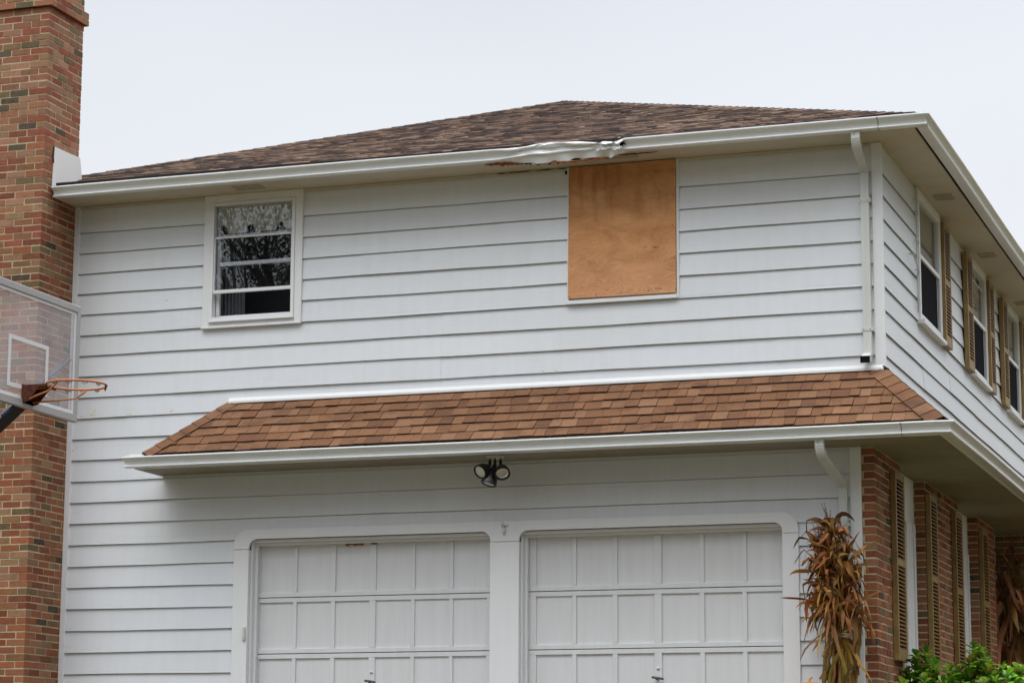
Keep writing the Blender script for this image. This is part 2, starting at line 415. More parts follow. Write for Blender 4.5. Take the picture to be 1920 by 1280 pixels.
# ---------------------------------------------------------------- brickwork
PAL = [((.27, .082, .036), 6), ((.29, .11, .052), 6), ((.20, .055, .026), 5), ((.29, .145, .08), 3.5), ((.25, .14, .075), 2), ((.15, .10, .048), 1.4), ((.06, .045, .03), .9), ((.22, .10, .045), 1.5)]
PAL_TOP = [((.30, .125, .07), 6), ((.27, .075, .045), 5), ((.33, .17, .105), 4), ((.26, .15, .085), 2.2), ((.16, .12, .06), 1.2), ((.09, .075, .05), .8)]
def bcol(rs, top=False):
    pl = PAL_TOP if top else PAL
    c = rs.choices([p[0] for p in pl], [p[1] for p in pl])[0]; k = rs.uniform(.8, 1.2)
    return (c[0] * k, c[1] * k * rs.uniform(.92, 1.08), c[2] * k)
CH, BL, BH, BD = .0677, .1915, .0555, .092
def brick(mb, T, u0, u1, d, z, rs, face=0.0):
    j = lambda: rs.uniform(-.0026, .0026)
    mb.box((u0 + j(), -d, z + j()), (u1 + j(), face + j(), z + BH + j()), col=bcol(rs, rs.random() < (z - 4.2) / 2.2), T=T)
def brick_col(mb, x0, x1, y0, y1, z0, n, seed, side=+1, dpt=BD):
    """solid rectangular brick mass; front face y0, right face x1"""
    rs = random.Random(seed); g = .01
    F = lambda u, o, z: (x1 - u, y0 - o, z); S = lambda u, o, z: (x1 + o, y0 + u, z)
    for r in range(n):
        z = z0 + r * CH; par = r % 2
        u = 0 if par == 0 else dpt + g
        while u < x1 - x0 - .02:
            e_ = min(u + BL, x1 - x0); brick(mb, F, u, e_, dpt, z, rs); u += BL + .0117
        u = 0 if par == 1 else dpt + g
        while u < y1 - y0 - .02:
            e_ = min(u + BL, y1 - y0); brick(mb, S, u, e_, dpt, z, rs); u += BL + .0117
chim = MB(); chim.box((-9.3, -.6565, -.3), (-7.9275, .0065, 7.515)); chim.box((-9.3, -.691, 7.53), (-7.890, .041, 7.652)); chim.box((-9.3, -.6565, 7.652), (-7.9275, .0065, 7.79))
chimney = chim.build('chimney', MORTAR, house)
mb = MB(); nC = 111; zc0 = 7.520 - nC * CH + .009
brick_col(mb, -9.3, -7.924, -.66, .010, zc0, nC, 11)
brick_col(mb, -9.32, -7.886, -.695, .045, 7.523, 2, 12)
brick_col(mb, -9.3, -7.924, -.66, .010, 7.523 + 2 * CH, 2, 13)
mb.build('brickwork', BRICK, chimney)
mb = MB()
T = lambda a, b, h: (-7.922 + h, a, b)
mb.prism([(-.475, 6.158), (.018, 6.172), (.066, 5.985), (.05, 5.93), (-.49, 5.765)], T, 0.004, .009)
mb.prism([(-.482, 6.16), (-.475, 6.158), (-.49, 5.765), (-.497, 5.765)], T, 0, .007)
mb.build('flashing', SHEET, chimney)
mb = MB(); mb.tube([(-7.915, -.49, 6.165), (-7.915, -.50, 6.05), (-7.915, -.487, 6.0)], .006, 5); mb.build('sealant_bead', FLASHBLK, chimney)

# lower brick side of the house
PIERS = [(0.0, 1.21), (2.44, 4.37), (5.62, 6.87)]
for i, (ya, yb) in enumerate(PIERS):
    mb = MB(); mb.box((-.29, ya + .0035, -.2), (-.1035, yb - .0035, 2.984)); w = mb.build('brick_pier', MORTAR, house)
    mb = MB(); brick_col(mb, -.21 if i == 0 else -.205, -.10, ya, yb, -.2, 47, 20 + i, dpt=.092)
    mb.build('brickwork', BRICK, w)
mb = MB(); mb.box((-.3, 7.63, -.2), (3.6, 7.9, 2.984)); w = mb.build('porch_wing_wall', MORTAR, house)
mb = MB(); rs = random.Random(33)
for r in range(47):
    u = -.3 - (.1 if r % 2 else 0)
    while u < 3.6: brick(mb, lambda a, o, z: (a, 7.63 - o, z), max(u, -.3), min(u + BL, 3.6), .01, -.2 + r * CH, rs, .008); u += BL + .01
mb.build('brickwork', BRICK, w)
# white recessed bays with tall windows between the piers
for ya, yb in ((1.21, 2.44), (4.37, 5.62), (6.87, 7.62)):
    mb = MB(); mid = ya + (yb - ya) * .62
    mb.box((-.26, ya, 2.55), (-.202, yb, 2.984)); mb.box((-.26, mid, .2), (-.19, yb, 2.55)); mb.box((-.26, ya, -.2), (-.2, mid, .95))
    mb.box((-.26, ya, .95), (-.2, ya + .07, 2.55))
    mb.box((-.2, yb - .17, .2), (-.172, yb - .12, 2.56))
    bay = mb.build('window_bay', TRIM, house, bevel=.003)
    mb = MB(); a, b = ya + .07, mid
    mb.box((-.25, a, .97), (-.205, a + .05, 2.55)); mb.box((-.25, b - .05, .97), (-.205, b, 2.55)); mb.box((-.25, a, 1.72), (-.2, b, 1.78)); mb.box((-.25, a, .95), (-.19, b, 1.0)); mb.box((-.25, a, 2.50), (-.205, b, 2.55))
    mb.build('sash', TRIM, bay)
    mb = MB(); mb.box((-.24, a + .05, 1.0), (-.232, b - .05, 2.5)); mb.build('pane', GLASS2, bay)
    mb = MB(); mb.box((-.50, a, .9), (-.27, b, 2.6)); mb.build('room_interior', ROOMDK, bay)

# ---------------------------------------------------------------- soffits and fascia
mb = MB()
mb.box((-7.92, -.380, 5.665), (.380, 0, 5.682)); mb.box((0, 0, 5.665), (.380, 12.9, 5.682))
upper_soffit = mb.build('soffit', SOFFIT, house)
mb = MB(); mb.box((-7.92, -.022, 5.635), (-.09, -.0185, 5.66)); mb.build('frieze_strip', SOFFIT, house)
mb = MB(); mb.box((-6.87, -.556, 2.985), (.556, 0, 3.0)); mb.box((-.30, 0, 2.985), (.556, 7.63, 3.0)); pent_soffit = mb.build('porch_soffit', PORCHSOF, house)
mb = MB()
mb.box((-7.92, -.404, 5.705), (.404, -.386, 5.76)); mb.box((.386, -.386, 5.705), (.404, 12.9, 5.76))
mb.build('fascia', TRIM, house)
mb = MB(); mb.box((-6.885, -.582, 2.975), (.582, -.566, 3.08)); mb.box((.566, -.566, 2.975), (.582, 7.63, 3.08)); mb.box((-6.885, -.566, 2.975), (-6.87, 0, 3.08))
mb.build('fascia', TRIM, house)
# soffit vents: three louvre rows each
SV = simple_noise('vent_paint', (.47, .43, .35), (.36, .31, .24), 30)
def vent(cx, cy, along_x):
    mb = MB()
    L, Wd = .30, .15
    for i in range(3):
        o = -Wd / 2 + i * Wd / 2.6
        if along_x: a = (cx - L / 2, cy + o, 5.658); b = (cx + L / 2, cy + o + .038, 5.6645)
        else: a = (cx - L / 2 * .6, cy + o * 1.6, 5.658); b = (cx + L / 2 * .6, cy + o * 1.6 + .05, 5.6645)
        mb.box(a, b)
    mb.build('vent', SV, upper_soffit)
vent(-5.96, -.24, True); vent(-2.28, -.26, True)
for y in (2.18, 4.9, 7.6): vent(.2, y, False)

# ---------------------------------------------------------------- gutters
PROF_U = [(.408, 5.79), (.408, 5.664), (.412, 5.658), (.478, 5.655), (.494, 5.657), (.500, 5.663), (.498, 5.670), (.484, 5.675), (.483, 5.684), (.485, 5.696), (.490, 5.708), (.499, 5.719), (.512, 5.728), (.524, 5.733), (.533, 5.736), (.537, 5.742), (.536, 5.749), (.529, 5.752), (.518, 5.751)]
PROF_L = [(o + .171, z - 2.675) for o, z in PROF_U]
def gutter(name, prof, x0, y1, dfun=None, caps=True, thick=.002):
    mb = MB(); xs = [x0]; 
    while xs[-1] < .3:
        step = .012 if dfun and -3.75 < xs[-1] < -1.9 else .30
        xs.append(xs[-1] + step)
    n = len(prof); rings = []
    for x in xs:
        ring = []
        for i, (o, z) in enumerate(prof):
            dx = dy = dz = 0
            if dfun: dx, dy, dz = dfun(x, i, n)
            wob = math.sin(x * .9 + 1) * .002 + math.sin(x * 2.3) * .001
            ring.append((x + dx, -o + dy + wob * .7, z + dz + wob))
        rings.append(ring)
    rings.append([(o, -o, z) for o, z in prof])
    y = .5
    while y < y1: rings.append([(o + math.sin(y * 1.3) * .002, y, z + math.sin(y * .8) * .003) for o, z in prof]); y += .5
    rings.append([(o, y1, z) for o, z in prof])
    vs = [p for r in rings for p in r]; fs = []
    torn = set()
    for i in range(len(rings) - 1):
        xm = rings[i][0][0]
        for k in range(n - 1):
            if dfun and -2.235 < xm < -2.205 and 7 <= k <= 9: continue
            fs.append((i * n + k, i * n + k + 1, (i + 1) * n + k + 1, (i + 1) * n + k))
    mb.mesh(vs, fs, smooth=True)
    if caps: mb.face([rings[0][k] for k in range(n)])
    g = mb.build(name, GUTTER, house)
    md = g.modifiers.new('thickness', 'SOLIDIFY'); md.thickness = thick; md.offset = 0
    es = g.modifiers.new('split', 'EDGE_SPLIT'); es.split_angle = R_(24)
    mb = MB()
    for xx, w in ((-.02 + prof[0][0] * 0, .004),):
        pass
    # joint sleeve next to the corner
    pts = [(o + .0022, z - (.0015 if i < 7 else -.0005)) for i, (o, z) in enumerate(prof)][1:-1]
    va = [(prof[0][0] - .32, -o, z) for o, z in pts] + [(prof[0][0] - .315, -o, z) for o, z in pts]
    m_ = len(pts); mb.mesh(va, [(k, k + 1, m_ + k + 1, m_ + k) for k in range(m_ - 1)])
    mb.build('gutter_joint', FLASHBLK, g)
    return g
rsd = random.Random(5)
def crumple(x, i, n):
    """storm damage: the trough is pushed in and down between x=-3.15 and -2.15"""
    w = max(0, min(1, (x + 3.42) / .40)) * max(0, min(1, (-2.16 - x) / .07)); w = w * w * (3 - 2 * w)
    if w <= 0: return (0, 0, 0)
    t = i / (n - 1)
    top = max(0, (i - 8) / (n - 9)) if i > 8 else 0
    bot = 1 - abs(i - 5) / 6 if i < 11 else 0
    c = .5 + .5 * math.sin(x * 9 + 1.3)
    end = max(0, min(1, (x + 2.52) / .2))
    f1 = abs(((x * 3.1 + i * .12) % 1) - .5) * .012 - .003 + math.sin(x * 7 + i * .25) * .003 + end * (math.sin(x * 41 - i * .9) * .009 + math.sin(x * 83 + i * 1.3) * .003) + math.sin(x * 31 + i * .4) * .0012
    ridge = max(0, 1 - abs((x + 3.02) - (t - .75) * .8) / .06) * .020
    sag = .5 + .5 * math.cos((x + 2.86) * 4.2)
    dy = w * (top * .028 + f1 * 1.4 + ridge)
    up = max(0, 1 - abs((x + 2.88) / .42)); rise = .026 * (1 - .35 * end) if 3 <= i <= 11 else 0
    dz = w * (.020 * up * top - .009 * end * top + rise + f1 + (.010 * math.sin((x + 3.1) * 5.5) if i >= 13 else 0))
    if i in (1, 2): dz -= w * (.034 + .012 * sag + end * .008 * math.sin(x * 37) + .006 * math.sin(x * 19 + i)); dy -= w * (.030 + .008 * math.sin(x * 27))
    if 3 <= i <= 6: dy += w * .006
    return (0, dy, dz)
g_up = gutter('gutter', PROF_U, -7.905, 12.5, crumple)
g_lo = gutter('gutter', PROF_L, -6.952, 7.6)
# the torn mouth of the trough
mb = MB()
rs = random.Random(2)
c0 = Vector((-2.19, -.510, 5.705))
ring = []
for k in range(14):
    a = 2 * math.pi * k / 14; r = .029 + rs.uniform(-.012, .012)
    ring.append(c0 + Vector((math.cos(a) * r * .8, -.004 + rs.uniform(-.004, .004), math.sin(a) * r)))
mb.mesh(ring + [c0 + Vector((.0, .03, 0))], [(k, (k + 1) % 14, 14) for k in range(14)])
mb.build('torn_opening', DARKSL, g_up)
mb = MB()
for k in range(9):
    x = -2.44 + k * .03; a = Vector((x, -.499 - rs.uniform(0, .01), 5.668 + rs.uniform(-.005, .02)))
    b = a + Vector((rs.uniform(.025, .05), rs.uniform(-.008, .004), rs.uniform(-.014, .016))); c = a + Vector((rs.uniform(.0, .03), rs.uniform(-.012, -.002), rs.uniform(.012, .03)))
    mb.face([a, b, c]); mb.face([a + Vector((0, .003, 0)), b + Vector((0, .003, 0)), c + Vector((0, .003, 0))])
mb.build('torn_metal_flap', GUTTER, g_up)
# split wood and gap under the damaged gutter
mb = MB()
def sliver(mb, x0, x1, zc, h, y, seed, mi=0, yd=.006):
    r = random.Random(seed); n = 26; top = []; bt = []
    for i in range(n + 1):
        t = i / n; x = x0 + (x1 - x0) * t; e_ = math.sin(math.pi * t) ** .6 * h
        top.append((x, y + yd, zc(x) + e_ * (.5 + r.uniform(-.2, .2)))); bt.append((x, y, zc(x) - e_ * (.5 + r.uniform(-.35, .35))))
    for i in range(n):
        mb.face([bt[i], bt[i + 1], top[i + 1], top[i]], mi)
        mb.face([(bt[i][0], y + .02, bt[i][2]), (bt[i + 1][0], y + .02, bt[i + 1][2]), bt[i + 1], bt[i]], mi)
SF = lambda: (globals()['mb'].build('splintered_fascia', [SPLINT, DARKSL], house), globals().__setitem__('mb', MB()))
sliver(mb, -3.52, -2.95, lambda x: 5.640 - (x + 3.5) * .03, .034, -.435, 1, 0)
SF(); sliver(mb, -2.66, -2.33, lambda x: 5.612, .020, -.440, 3, 0)
SF(); sliver(mb, -3.16, -2.60, lambda x: 5.622, .040, -.447, 2, 1)
SF(); sliver(mb, -2.95, -2.55, lambda x: 5.604, .014, -.452, 7, 0)
SF(); sliver(mb, -2.27, -1.9, lambda x: 5.640, .007, -.40, 8, 1)
SF(); sliver(mb, -2.78, -2.70, lambda x: 5.655, .008, -.24, 9, 0)
mb.build('splintered_fascia', [SPLINT, DARKSL], house)
# open crack where soffit meets wall left of the plywood
mb = MB()
for k, (a, b) in enumerate(((-3.55, -3.45), (-3.45, -3.2), (-3.18, -2.98), (-2.96, -2.86), (-2.5, -2.35), (-2.1, -1.84))):
    mb = MB(); sliver(mb, a, b, lambda x: 5.655, .008 if k < 4 else .005, -.025, 40 + k, 0, .003); mb.build('caulk_crack', DARKSL, house)
mb = MB(); sliver(mb, -2.885, -2.865, lambda x: 5.62, .03, -.025, 50, 0, .003)
mb.build('caulk_crack', DARKSL, house)

# ---------------------------------------------------------------- roofs
SL = .383
UP_PAL = [((.20, .125, .088), 6), ((.30, .20, .14), 4), ((.135, .085, .062), 5), ((.055, .037, .032), 6), ((.028, .021, .020), 4)]
LO_PAL = [((.255, .128, .066), 7), ((.23, .112, .056), 6), ((.285, .15, .082), 4), ((.215, .102, .052), 4), ((.175, .083, .044), 2)]
def pick(pal, rs):
    c = rs.choices([p[0] for p in pal], [p[1] for p in pal])[0]; k = rs.uniform(.9, 1.1); return tuple(v * k for v in c)
def shingles(mb, P0, ud, vd, nd, vmax, ulo, uhi, pal, seed, exp_=.1425, wmin=.10, wmax=.26, smear=0, band=False, th=.012):
    rs = random.Random(seed); P0, ud, vd, nd = map(Vector, (P0, ud, vd, nd)); c = 0
    while c * exp_ < vmax:
        v0 = c * exp_; v1 = min(v0 + exp_ + .015, vmax + .01)
        u = ulo(v0) - rs.uniform(0, .2); sk0 = 0; col = pick(pal, rs)
        while u < uhi(v0):
            w = rs.uniform(wmin, wmax); ue = u + w
            if rs.random() > smear: col = pick(pal, rs)
            sk1 = rs.uniform(-.018, .018) if w > .13 else 0
            a0, a1 = max(u, ulo(v0)), min(ue - .003, uhi(v0)); b0, b1 = max(u + sk0, ulo(v1)), min(ue + sk1 - .003, uhi(v1))
            h = th + (rs.choice([-.004, .002, .003]) if band else 0) + rs.uniform(-.002, .002); dv = rs.uniform(-.005, .005)
            if a1 > a0:
                if b1 < b0: b0 = b1 = min(max((b0 + b1) / 2, ulo(v1)), uhi(v1))
                q = lambda uu, vv, hh: P0 + ud * uu + vd * vv + nd * hh
                A, B, Cc, D = q(a0, v0 + dv, h), q(a1, v0 + dv, h), q(b1, v1, .002 + h * .3), q(b0, v1, .002 + h * .3)
                A2, B2 = q(a0, v0 + dv, -.002), q(a1, v0 + dv, -.002)
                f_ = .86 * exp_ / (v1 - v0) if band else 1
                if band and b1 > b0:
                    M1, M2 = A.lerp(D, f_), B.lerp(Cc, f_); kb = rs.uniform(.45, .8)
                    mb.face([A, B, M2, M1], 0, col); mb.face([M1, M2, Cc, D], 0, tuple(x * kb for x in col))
                else: mb.face([A, B, Cc, D], 0, col)
                dk = tuple(x * .12 for x in col)
                mb.face([A2, B2, B, A], 0, dk)
                mb.face([A2, A, D], 0, dk); mb.face([B, B2, Cc], 0, dk)
            u = ue; sk0 = sk1
        c += 1
E1 = .43; ZE = 5.762
cs = 1 / math.sqrt(1 + SL * SL); halfw = (9.08 + E1) / 2; xc = (-9.08 + E1) / 2; apexz = ZE + SL * halfw
mb = MB(); yb = 13.0
A = (-9.09, -E1, ZE - .004); B = (E1, -E1, ZE - .004); C_ = (E1, yb, ZE - .004); D = (-9.09, yb, ZE - .004)
P = (xc, -E1 + halfw, apexz - .004); Q = (xc, yb - halfw + 1, apexz - .004)
low = lambda p: (p[0], p[1], p[2] - .02)
mb.mesh([A, B, C_, D, P, Q, low(A), low(B), low(C_), low(D)], [(0, 1, 4), (1, 2, 5, 4), (2, 3, 5), (3, 0, 4, 5), (6, 9, 8, 7), (0, 6, 7, 1), (1, 7, 8, 2), (2, 8, 9, 3), (3, 9, 6, 0)], col=(.1, .06, .045))
# the chimney stands in front of the eave, so the roof deck starts beside it
roof = mb.build('roof', SHINGLE, house)
mb = MB()
vm = halfw / cs
lo = lambda v: max(-9.08 + v * cs, -7.915 if v * cs < .47 else -99)
shingles(mb, (0, -E1 - .012, ZE), (1, 0, 0), (0, cs, SL * cs), (0, -SL * cs, cs), vm, lo, lambda v: E1 - v * cs, UP_PAL, 3, .118, .05, .17, .15)
shingles(mb, (E1 + .012, 0, ZE), (0, 1, 0), (-cs, 0, SL * cs), (SL * cs, 0, cs), vm, lambda v: -E1 + v * cs, lambda v: 12.9, UP_PAL, 4, .132, .12, .30, .25)
mb.build('shingles', SHINGLE, roof)
def hipcaps(A, B, nL, nR, w, pal, seed, parent, expo=.135, lift=.030):
    A, B = Vector(A), Vector(B); d = (B - A).normalized(); L = (B - A).length; rs = random.Random(seed); mb = MB()
    s1 = d.cross(Vector(nL)).normalized(); s2 = Vector(nR).cross(d).normalized()
    if s1.z > 0: s1 = -s1
    if s2.z > 0: s2 = -s2
    up = (Vector(nL) + Vector(nR)).normalized(); t = 0
    while t < L:
        c = pick(pal, rs); ln = expo + .03
        a = A + d * t; b = A + d * min(t + ln, L + .02)
        for s_, nn in ((s1, Vector(nL)), (s2, Vector(nR))):
            p = [a + up * (lift + .004), a + s_ * w + nn * lift, b + s_ * w + nn * (lift - .006), b + up * (lift - .004)]
            # rounded crown of the cap
            m0 = a + s_ * w * .3 + nn * (lift + .003); m1 = b + s_ * w * .3 + nn * (lift - .005)
            mb.face([p[0], m0, m1, p[3]], 0, c, True); mb.face([m0, p[1], p[2], m1], 0, c, True)
            dk = tuple(x * .3 for x in c)
            mb.face([p[0], m0, m0 - nn * .008, p[0] - up * .008], 0, dk); mb.face([m0, p[1], p[1] - nn * .010, m0 - nn * .008], 0, dk)
            mb.face([p[1], p[2], p[2] - nn * (lift - .002), p[1] - nn * (lift - .002)], 0, dk)
        t += expo
    return mb.build('hip_cap', SHINGLE, parent)
nF = Vector((0, -SL * cs, cs)); nR_ = Vector((SL * cs, 0, cs)); nL_ = Vector((-SL * cs, 0, cs))
hipcaps((E1 + .01, -E1 - .01, ZE), (xc, -E1 + halfw, apexz), nF, nR_, .13, UP_PAL, 5, roof, .135, .016)
hipcaps((-9.08, -E1, ZE), (xc, -E1 + halfw, apexz), nL_, nF, .13, UP_PAL, 6, roof, .135, .012)
hipcaps((xc, -E1 + halfw - .02, apexz - .006), (xc, yb - halfw, apexz - .006), nL_, nR_, .13, UP_PAL, 7, roof, .135, .014)
mb = MB(); mb.box((-7.90, -.455, 5.742), (E1 + .01, -.425, 5.760)); mb.box((.425, -.455, 5.742), (.455, 12.9, 5.760)); mb.build('drip_edge', FLASHBLK, roof)
# dark raised starter row seen above the gutter at the left
mb = MB(); mb.prism([(-7.90, 5.756), (-7.90, 5.806), (-6.3, 5.802), (-4.0, 5.790), (-1.5, 5.778), (-.2, 5.780), (.1, 5.796), (.40, 5.790), (.45, 5.756)], lambda a, b, h: (a, h, b), -.454, -.447); mb.build('eave_underlayment', FLASHBLK, roof)

# pent roof over the garage, wrapping round to the porch
SP = .93; c2 = 1 / math.sqrt(1 + SP * SP); ZP = 3.100; HW = .585; ZT = ZP + SP * HW
mb = MB(); xl = -6.2
vs = [(xl - HW, -HW, ZP), (HW, -HW, ZP), (HW, 7.63, ZP), (0, 7.63, ZT), (0, 0, ZT), (xl, 0, ZT), (xl - HW, 0, ZP), (0, 0, ZP), (0, 7.63, ZP)]
vs = [(x, y, z - .004) for x, y, z in vs]
mb.mesh(vs, [(0, 1, 4, 5), (1, 2, 3, 4), (0, 5, 6), (0, 6, 7, 1), (1, 7, 8, 2), (2, 8, 3), (6, 5, 4, 7)], col=(.14, .05, .03))
mb.mesh([(xl - HW, -HW, 3.03), (HW, -HW, 3.03), (HW, 7.63, 3.03), (xl - HW, -HW, ZP - .004), (HW, -HW, ZP - .004), (HW, 7.63, ZP - .004)], [(0, 1, 4, 3), (1, 2, 5, 4)], col=(.05, .03, .02))
pent = mb.build('pent_roof', SHINGLE, house)
mb = MB(); vm = HW / c2
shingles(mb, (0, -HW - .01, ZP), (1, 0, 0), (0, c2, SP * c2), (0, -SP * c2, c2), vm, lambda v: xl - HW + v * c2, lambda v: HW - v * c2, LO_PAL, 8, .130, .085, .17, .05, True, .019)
shingles(mb, (HW + .01, 0, ZP), (0, 1, 0), (-c2, 0, SP * c2), (SP * c2, 0, c2), vm, lambda v: -HW + v * c2, lambda v: 7.6, LO_PAL, 9, .135, .12, .30, .1, True, .017)
mb.build('shingles', SHINGLE, pent)
nF = Vector((0, -SP * c2, c2)); nR2 = Vector((SP * c2, 0, c2)); nL2 = Vector((-SP * c2, 0, c2))
hipcaps((HW + .01, -HW - .01, ZP), (0, 0, ZT), nF, nR2, .135, LO_PAL, 15, pent, .14)
hipcaps((xl - HW, -HW - .01, ZP), (xl, 0, ZT), nL2, nF, .11, LO_PAL, 18, pent, .14)
mb = MB(); mb.prism([(0, 3.640), (.048, 3.640), (.048, 3.660), (.026, 3.688), (.0, 3.698)], lambda a, b, h: (h, -a, b), xl - .01, .008); mb.build('top_flashing', SHEET, pent)
mb = MB(); mb.tube([(.0, -.03, 3.67), (.02, -.04, 3.655), (.045, -.035, 3.64), (.05, -.01, 3.62)], .012, 6); mb.build('loose_sealant', FLASHBLK, pent)
mb = MB(); mb.prism([(0, 3.645), (7.6, 3.645), (7.6, 3.74), (0, 3.72)], lambda a, b, h: (h, a, b), .0, .006); mb.build('base_trim', SHEET, pent)

# ---------------------------------------------------------------- downspouts
def rect_sweep(mb, pts, w, d, corr=True):
    """rectangular pipe swept along points that share one plane"""
    rings = []
    pts = [Vector(p) for p in pts]
    for i, p in enumerate(pts):
        t = (pts[min(i + 1, len(pts) - 1)] - pts[max(i - 1, 0)]).normalized()
        s_ = Vector((1, 0, 0)); s_ = (s_ - t * s_.dot(t)).normalized(); b = t.cross(s_).normalized()
        rings.append([p + s_ * (w / 2 * a) + b * (d / 2 * c) for a, c in ((-1, -1), (-.35, -1), (-.3, -.86), (.3, -.86), (.35, -1), (1, -1), (1, 1), (-1, 1))])
    n = 8; vs = [q for r in rings for q in r]; fs = []
    for i in range(len(rings) - 1):
        for k in range(n): fs.append((i * n + k, i * n + (k + 1) % n, (i + 1) * n + (k + 1) % n, (i + 1) * n + k))
    mb.mesh(vs, fs)
def arc(p0, c, a0, a1, r, n, x):  # in the y-z plane
    return [(x, c[0] + r * math.cos(a0 + (a1 - a0) * i / n), c[1] + r * math.sin(a0 + (a1 - a0) * i / n)) for i in range(n + 1)]
def downspout(x0, x1, yo, ztop, zjoin, zbot, strapz):
    mb = MB()
    # bent outlet elbow, sloping offset, then straight down the wall
    pts = [(x0, yo, ztop)]
    for i in range(9):
        t = i / 8; a = t * R_(62)
        pts.append((x0 + (x1 - x0) * .12 * t, yo + (1 - math.cos(a)) * .12, ztop - .05 - math.sin(a) * .11 + (.003 if i % 2 else -.003) * 0))
    rect_sweep(mb, pts, .075, .058)
    for i in range(2, 10):
        p = Vector(pts[i]); mb.box((p.x - .040, p.y - .034, p.z - .003), (p.x + .040, p.y - .020, p.z + .003))
    d = mb.build('downspout', DSPOUT, house, bevel=.002)
    mb = MB(); last = pts[-1]
    rect_sweep(mb, [last, (x1, -.075, zjoin + .05), (x1, -.060, zjoin + .02), (x1, -.052, zjoin - .03)], .068, .05)
    mb.build('offset_pipe', DSPOUT, d)
    mb = MB()
    rect_sweep(mb, [(x1, -.052, zjoin), (x1, -.052, zbot)], .071, .056)
    for i in range(4): mb.box((x1 - .038, -.083, zjoin - .02 - i * .02), (x1 + .038, -.078, zjoin - .012 - i * .02))
    mb.build('pipe', DSPOUT, d)
    for z in strapz: mb = MB(); mb.box((x1 - .050, -.084, z), (x1 + .050, -.02, z + .03)); mb.build('strap', DSPOUT, d)
    for z in strapz:
        for s_ in (-.028, .028): mb = MB(); mb.tube([(x1 + s_, -.084, z + .015), (x1 + s_, -.089, z + .015)], .004, 6); mb.build('screw', BLACKM, d)
    mb = MB(); mb.tube([(x0 - .01, yo - .029, ztop - .03), (x0 - .01, yo - .036, ztop - .03)], .004, 6)
    mb.build('screw', BLACKM, d)
    return d
d1 = downspout(-.112, -.121, -.445, 5.66, 5.36, 3.80, (5.12, 3.98))
mb = MB()
def boxpipe(mb, pts, w, h):
    for a, b in zip(pts, pts[1:]):
        pass
rect_sweep(mb, [(-.121, -.052, 3.80), (-.124, -.056, 3.77), (-.128, -.075, 3.745), (-.134, -.12, 3.725)], .073, .058)
mb.build('outlet_elbow', DSPOUT, d1)
mb = MB(); mb.box((-.176, -.139, 3.694), (-.094, -.122, 3.752)); mb.build('outlet_mouth', DARKSL, d1)
d2 = downspout(-.442, -.362, -.60, 2.985, 2.60, .2, (2.30, 1.0))

# ---------------------------------------------------------------- main upstairs window
wx0, wx1, wz0, wz1 = -6.512, -5.484, 4.385, 5.664
mb = MB()
mb.box((wx0, 0, wz0), (wx0 + .075, .036, wz1), T=FR); mb.box((wx1 - .075, 0, wz0), (wx1, .036, wz1), T=FR)
mb.box((wx0 + .075, 0, 5.59), (wx1 - .075, .036, wz1), T=FR); mb.box((wx0 + .075, 0, wz0), (wx1 - .075, .034, 4.44), T=FR)
mb.box((wx0 - .004, 0, 4.368), (wx1 + .002, .05, wz0 + .0), T=FR)
win = mb.build('window', TRIM, house, bevel=.003)
fx0, fx1, fz0, fz1 = -6.437, -5.559, 4.442, 5.588
mb = MB()
mb.box((fx0, -.03, fz0), (fx0 + .032, .047, fz1), T=FR); mb.box((fx1 - .032, -.03, fz0), (fx1, .047, fz1), T=FR)
mb.box((fx0 + .032, -.03, fz1 - .028), (fx1 - .032, .045, fz1), T=FR); mb.box((fx0 + .032, -.03, fz0), (fx1 - .032, .045, fz0 + .034), T=FR)
mb.box((fx0 + .002, .0, fz0 - .018), (fx1 + .004, .062, fz0 - .002), T=FR)
mb.build('storm_frame', TRIM, win, bevel=.002)
gx0, gx1 = fx0 + .032, fx1 - .032
mb = MB()
mb.box((gx0, .012, 5.238), (gx1, .030, 5.254), T=FR); mb.box((gx0, .008, 4.705), (gx1, .034, 4.738), T=FR)
mb.box((gx0, .012, 4.738), (gx0 + .012, .030, 5.25), T=FR); mb.box((gx1 - .012, .012, 4.738), (gx1, .030, 5.25), T=FR)
mb.build('storm_sash', TRIM, win, bevel=.002)
mb = MB(); mb.box((gx0, -.04, 5.268), (gx1, -.02, 5.284), T=FR); mb.box((gx0, -.075, 4.985), (gx1, -.035, 5.020), T=FR)
mb.box((gx0, -.075, 4.47), (gx0 + .035, -.04, 5.58), T=FR); mb.box((gx1 - .018, -.075, 4.47), (gx1, -.04, 5.58), T=FR); mb.box((gx0, -.075, 4.44), (gx1, -.04, 4.50), T=FR)
mb.build('inner_sash', TRIM, win)
mb = MB(); mb.box((gx0 + .012, .018, 4.738), (gx1 - .012, .021, 5.238), T=FR); mb.build('pane', GLASS, win)
mb = MB(); mb.box((gx0, .004, 5.26), (gx1, .007, 5.56), T=FR); mb.build('pane', GLASS, win)
mb = MB(); mb.box((wx0 + .02, -.55, 4.3), (wx0 + .03, -.078, 5.66), T=FR); mb.box((wx1 - .03, -.55, 4.3), (wx1 - .02, -.078, 5.66), T=FR); mb.box((wx0, -.57, 4.3), (wx1, -.55, 5.66), T=FR)
mb.box((wx0, -.55, 4.3), (wx1, -.08, 4.32), T=FR); mb.box((wx0, -.55, 5.64), (wx1, -.08, 5.66), T=FR)
mb.build('room_interior', ROOMDK, win)
